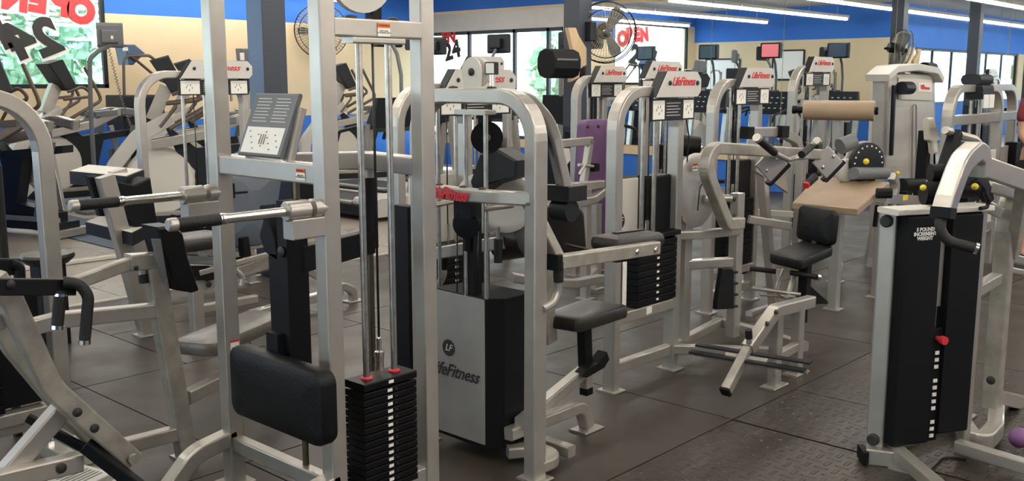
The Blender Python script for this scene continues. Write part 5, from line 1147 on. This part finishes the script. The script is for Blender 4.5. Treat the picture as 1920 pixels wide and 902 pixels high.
def treadmill(o, rot, label, sm=SCR):
    """user stands at +s side, console at s=0; local s axis = rot direction"""
    d = V((math.cos(rot), math.sin(rot), 0)); s = V((-d.y, d.x, 0)); o = V((o[0], o[1], 0)); Q = lambda a, c, z: o + d * a + s * c + ZZ * z
    t = thing('treadmill', label, 'treadmill', o, 'treadmills')
    b = B().use(PLS).bar(Q(.05, 0, .12), Q(1.75, 0, .12), .80, .14, c=.02); b.use(SIL).bar(Q(.3, -.36, .20), Q(1.7, -.36, .20), .10, .03); b.bar(Q(.3, .36, .20), Q(1.7, .36, .20), .10, .03); b.use(SHELL).bar(Q(-.12, 0, .16), Q(.3, 0, .20), .76, .22, c=.05, h2=.14); b.done('deck', None, t)
    B().use(RUB).bar(Q(.3, 0, .195), Q(1.72, 0, .195), .54, .015).done('running_belt', RUB, t)
    b = B().use(PLS)
    for c in (-.08, .78): b.bar(Q(c + .0 if False else .10, 0, 0) + s * (-.3 if c < 0 else .3), Q(.10, (-.3 if c < 0 else .3), .05), .08, .08, up=XD)
    b.done('levelling_feet', PLS, t)
    for c in (-.36, .36):
        B().use(SIL).bar(Q(.12, c, .15), Q(-.02, c, 1.12), .07, .09, up=s).done('upright', SIL, t)
        B().use(PLS).tube([Q(-.02, c, 1.08), Q(.15, c, 1.10), Q(.55, c, 1.02), Q(.60, c, .9)], .022, fil=.08, k=8).done('handrail', PLS, t)
    fc = d * .35 + ZZ * 1
    b = B().use(PLS); b.loft([[Q(-.10, -.38, 1.08), Q(-.10, .38, 1.08), Q(.08, .38, 1.02), Q(.08, -.38, 1.02)], [Q(-.14, -.33, 1.42), Q(-.14, .33, 1.42), Q(-.08, .33, 1.42), Q(-.08, -.33, 1.42)]]); cn = b.done('console', PLS, t)
    b = B().use(LBL)
    for i in range(5):
        for j in range(3): q = Q(.055 - .045 * j, -.22 + .11 * i, 1.13 + .09 * j); b.bar(q - s * .02, q + s * .02, .006, .018, c=.001)
    b.done('console_buttons', LBL, cn)
    tv(t, (o + d * .06)[:2], 2.13, d, sm, Q(-.16, -.0, .18))
    return t
treadmill((10.45, 11.2), 0, 'treadmill with its monitor before the glazing, nearest the room corner')
treadmill((10.4, 9.84), 0, 'treadmill whose monitor hangs above the lettered pulley disc')
treadmill((10.45, 8.55), 0, 'treadmill half hidden by the dark column with the paper dispenser', SCRR)
treadmill((9.7, 7.66), .0, 'treadmill directly behind the dark column with the paper dispenser')
treadmill((7.6, 8.85), PI / 2, 'treadmill seen from behind between the chrome guide rods and the lettered bar')
treadmill((8.75, 9.6), PI / 2, 'treadmill seen from behind left of the glazing, by the cream wall')
# monitor on its own floor pole, with coiled cord
q = at(176, 330, y=12.0)
t = thing('monitor_stand', 'grey monitor on a bent floor pole before the lettered window', 'monitor', (q.x, 12.0, 0))
c = at(206, 66, y=12.0); d = V((.35, .9, 0)).normalized(); s = V((-d.y, d.x, 0))
b = B().use(GRY).bar(c - s * .15, c + s * .15, .10, .30, c=.04); b.bar(c - s * .08 - d * .07 - ZZ * .02, c + s * .1 - d * .07 - ZZ * .02, .06, .16, c=.02); b.done('monitor', GRY, t)
b = B().use(LBL).bar(c - s * .03 - d * .105 - ZZ * .03, c + s * .0 - d * .105 - ZZ * .03, .004, .04); b.done('socket_label', LBL, t)
b = B().use(GRY).tube([c - ZZ * .12 - d * .04, at(185, 95, y=12.0), at(168, 110, y=12.0), at(170, 200, y=12.0), V((q.x, 12.0, .02))], .028, fil=.12, k=8); b.box(q.x - .2, q.x + .2, 11.85, 12.15, 0, .03); b.done('pole', GRY, t)
def cord(a, z, n=36, r=.014):
    P = []
    for i in range(n * 6 + 1):
        f = i / (n * 6); p = V(a) + (V(z) - V(a)) * f + V((.0, 0, -.12 * math.sin(PI * f))); an = i * PI / 3; P.append(p + V((math.cos(an) * r, math.sin(an) * r, 0)))
    return P
B().use(GRY).tube(cord(at(203, 88, y=12.0), at(256, 262, y=11.9)), .005, k=4).done('coiled_cord', GRY, t)
# stair climber
y = 13.7; S_ = lambda px, py, d=0.: at(px, py, y=y + d)
t = thing('stair_climber', 'dark stair climber with a blue console and brown handrails before the cream wall', 'stair climber', (S_(250, 300).x, y, 0))
b = B().use(mat('console_blue', (.05, .10, .20), .4)).prism([S_(224, 84), S_(243, 84), S_(262, 100), S_(240, 122), S_(232, 122)], YD, .35, c=.02); cn = b.done('console', None, t)
B().use(LBL).bar(S_(230, 92, -.19), S_(240, 92, -.19), .004, .05).done('console_display', LBL, cn)
b = B().use(bpy.data.materials['handle_brown'])
for dd in (-.22, .22): b.tube([S_(233, 180, dd), S_(231, 105, dd), S_(280, 104, dd), S_(312, 130, dd), S_(336, 160, dd)], .022, fil=.1, k=8); b.tube([S_(245, 104, dd), S_(300, 150, dd), S_(336, 165, dd)], .02, fil=.1, k=7)
b.done('handrails', None, t)
b = B().use(PLS); z_ = S_(250, 178).z; xa, xb = S_(214, 200).x, S_(292, 200).x
b.box(xa, xb, y - .25, y + .25, z_ - .5, z_, c=.03); b.box(xa + .3, xa + .45, y - .1, y + .3, 0, z_ - .45, c=.02); b.box(xa, xb, y - .05, y + .35, 0, .2, c=.02); b.done('body', PLS, t)
b = B().use(GRY)
for k in range(3): b.box(xa + .05, xb - .05, y + .26, y + .36 + .13 * (2 - k), .22 * k, .22 * k + .2)
b.done('steps', GRY, t)
# box unit with monitor (ergometer) behind the front tower
y = 11.8; t = thing('upright_bike', 'upright exercise bike with a boxy monitor left of the near dark column', 'exercise bike', (at(460, 300, y=y).x, y, 0))
S_ = lambda px, py, d=0.: at(px, py, y=y + d)
b = B().use(GRY).prism([S_(446, 91), S_(478, 91), S_(487, 128), S_(450, 128)], YD, .16, c=.02); m_ = b.done('monitor', GRY, t)
B().use(LBL).bar(S_(450, 106, -.09), S_(458, 106, -.09), .004, .10).done('socket_label', LBL, m_)
b = B().use(PLS).prism([S_(440, 145), S_(455, 128), S_(480, 128), S_(492, 150), S_(490, 172), S_(452, 172)], YD, .3, c=.03); b.done('console', PLS, t)
b = B().use(SIL)
for dd in (-.25, .25): b.tube([S_(434, 190, dd), S_(430, 130, dd), S_(440, 120, dd), S_(470, 120, dd), S_(480, 128, dd)], .02, fil=.08, k=8); b.tube([S_(440, 205, dd), S_(470, 210, dd), S_(486, 196, dd)], .022, fil=.05, k=8)
b.bar(S_(455, 172), S_(475, 300), .1, .12); b.bar(S_(475, 300), V((S_(475, 300).x, y, 0)), .14, .2, up=XD); b.done('handlebars', SIL, t)
b = B().use(SHELL).prism([V((S_(475, 300).x + a_, y, z_)) for a_, z_ in ((-.5, .08), (.55, .08), (.4, .55), (.1, .75), (-.3, .6))], YD, .22, c=.04); b.done('housing', SHELL, t)
b = B().use(SIL).bar(V((S_(475, 300).x + .3, y, .5)), V((S_(475, 300).x + .4, y, .85)), .07, .07, up=XD); b.bar(V((S_(475, 300).x - .5, y - .25, .04)), V((S_(475, 300).x - .5, y + .25, .04)), .08, .08); b.bar(V((S_(475, 300).x + .55, y - .25, .04)), V((S_(475, 300).x + .55, y + .25, .04)), .08, .08); b.done('frame', SIL, t)
B().use(SEATV).pad(V((S_(475, 300).x + .42, y, .88)), YD, NX, .24, .28, .07, r=.08, e=.02).done('saddle', SEATV, t)

# person cut by the right edge of the photo
def skin(name, pts, edges, m, parent):
    me = bpy.data.meshes.new(name); inv = world(parent).inverted(); me.from_pydata([inv @ V(p[:3]) for p in pts], edges, [])
    o = bpy.data.objects.new(name, me); col.objects.link(o); o.parent = parent
    md = o.modifiers.new('skin', 'SKIN'); md.use_smooth_shade = True
    for i, p in enumerate(pts): me.skin_vertices[0].data[i].radius = (p[3], p[4] if len(p) > 4 else p[3]) if me.skin_vertices else (p[3], p[3])
    me.skin_vertices[0].data[0].use_root = True
    o.modifiers.new('sub', 'SUBSURF').levels = 2; o.modifiers['sub'].render_levels = 2
    dg = bpy.context.evaluated_depsgraph_get(); bpy.context.view_layer.update(); m2 = bpy.data.meshes.new_from_object(o.evaluated_get(bpy.context.evaluated_depsgraph_get()))
    o.modifiers.clear(); o.data = m2; m2.materials.clear(); m2.materials.append(m)
    for p in m2.polygons: p.use_smooth = True
    return o
pc = at(1934, 400, y=2.5); ox_, oy_ = pc.x, 2.5
t = thing('person', 'person in dark red top and black shorts at the right edge', 'person', (ox_, oy_, 0))
fd = V((-.3, -.95, 0)).normalized(); sd = V((fd.y, -fd.x, 0))
def Pn(s_, f_, z_, r1, r2=None): v = V((ox_, oy_, 0)) + sd * s_ + fd * f_; return (v.x, v.y, z_, r1, r2 or r1)
pts = [Pn(0, 0, .95, .14, .11), Pn(0, .01, 1.2, .13, .10), Pn(0, 0, 1.40, .14, .10), Pn(0, 0, 1.50, .055), Pn(0, .02, 1.60, .085, .095), Pn(0, .02, 1.72, .07, .08),
       Pn(.19, 0, 1.42, .055), Pn(.25, .0, 1.15, .043), Pn(.24, .18, 1.0, .032), Pn(.23, .24, .96, .04, .02),
       Pn(-.19, 0, 1.42, .055), Pn(-.26, .0, 1.15, .043), Pn(-.24, .14, .98, .032), Pn(-.23, .2, .93, .04, .02),
       Pn(.10, 0, .85, .085), Pn(.11, .02, .48, .055), Pn(.11, 0, .09, .038), Pn(.12, .14, .04, .035),
       Pn(-.10, 0, .85, .085), Pn(-.11, .02, .48, .055), Pn(-.11, 0, .09, .038), Pn(-.12, .14, .04, .035)]
eds = [(0, 1), (1, 2), (2, 3), (3, 4), (4, 5), (2, 6), (6, 7), (7, 8), (8, 9), (2, 10), (10, 11), (11, 12), (12, 13), (0, 14), (14, 15), (15, 16), (16, 17), (0, 18), (18, 19), (19, 20), (20, 21)]
fi = 22
for sgn, w0 in ((1, 9), (-1, 13)):
    for k in range(5):
        base = pts[w0]; p0 = V(base[:3]); off = sd * (.012 * (k - 2)); L = (.045, .075, .082, .076, .06)[k]
        a_ = p0 + off * 1.5 + fd * .03; b_ = a_ + fd * L * .5 - ZZ * L * .3; c2 = b_ + fd * L * .2 - ZZ * L * .45
        pts += [(*a_, .009), (*b_, .008), (*c2, .0065)]; eds += [(w0, fi), (fi, fi + 1), (fi + 1, fi + 2)]; fi += 3
skin('body', pts, eds, SKIN, t)
skin('top', [Pn(0, 0, .93, .155, .125), Pn(0, .01, 1.2, .145, .115), Pn(0, 0, 1.42, .15, .11), Pn(.20, 0, 1.42, .068), Pn(.24, .0, 1.24, .062), Pn(-.20, 0, 1.42, .068), Pn(-.25, .0, 1.24, .062)], [(0, 1), (1, 2), (2, 3), (3, 4), (2, 5), (5, 6)], mat('dark_red_cloth', (.22, .03, .04), .9), t)
skin('shorts', [Pn(0, 0, .98, .155, .125), Pn(.11, 0, .86, .105), Pn(.12, .01, .58, .088), Pn(-.11, 0, .86, .105), Pn(-.12, .01, .58, .088)], [(0, 1), (1, 2), (0, 3), (3, 4)], mat('black_cloth', (.015, .015, .018), .9), t)
b = B().use(mat('dark_hair', (.03, .02, .015), .7)); hc = V((ox_, oy_, 1.685)); b.ball(hc - fd * .015 + ZZ * .01, .10, .95, .95, 1.0); b.done('hair', None, t)
b = B().use(INK)
for s_ in (-.032, .032): b.ball(hc + fd * .092 + sd * s_ - ZZ * .015, .009)
b.done('eyes', INK, t)
b = B().use(RUB)
for s_ in (.115, -.115): q = V((ox_, oy_, 0)) + sd * s_; b.bar(q - fd * .08 + ZZ * .045, q + fd * .19 + ZZ * .04, .10, .09, c=.03, h2=.06)
b.done('shoes', RUB, t)
# yellow floor stand and blue box at the right, behind the bent upright
q = at(1908, 448, z=.08)
tag(B().use(YEL).bar((q.x, q.y, .0), (q.x - .05, q.y - .05, .34), .26, .05, up=XD, w2=.08).done('yellow_floor_cone', YEL), 'yellow floor marker at the right edge behind the bent upright', 'floor marker')
q = at(1872, 395, z=.20)
tag(B().use(CYN).box(q.x - .3, q.x + .3, q.y - .3, q.y + .3, 0, .5, c=.03).done('blue_storage_box', CYN), 'blue box on the floor under the silver lever beam', 'box')
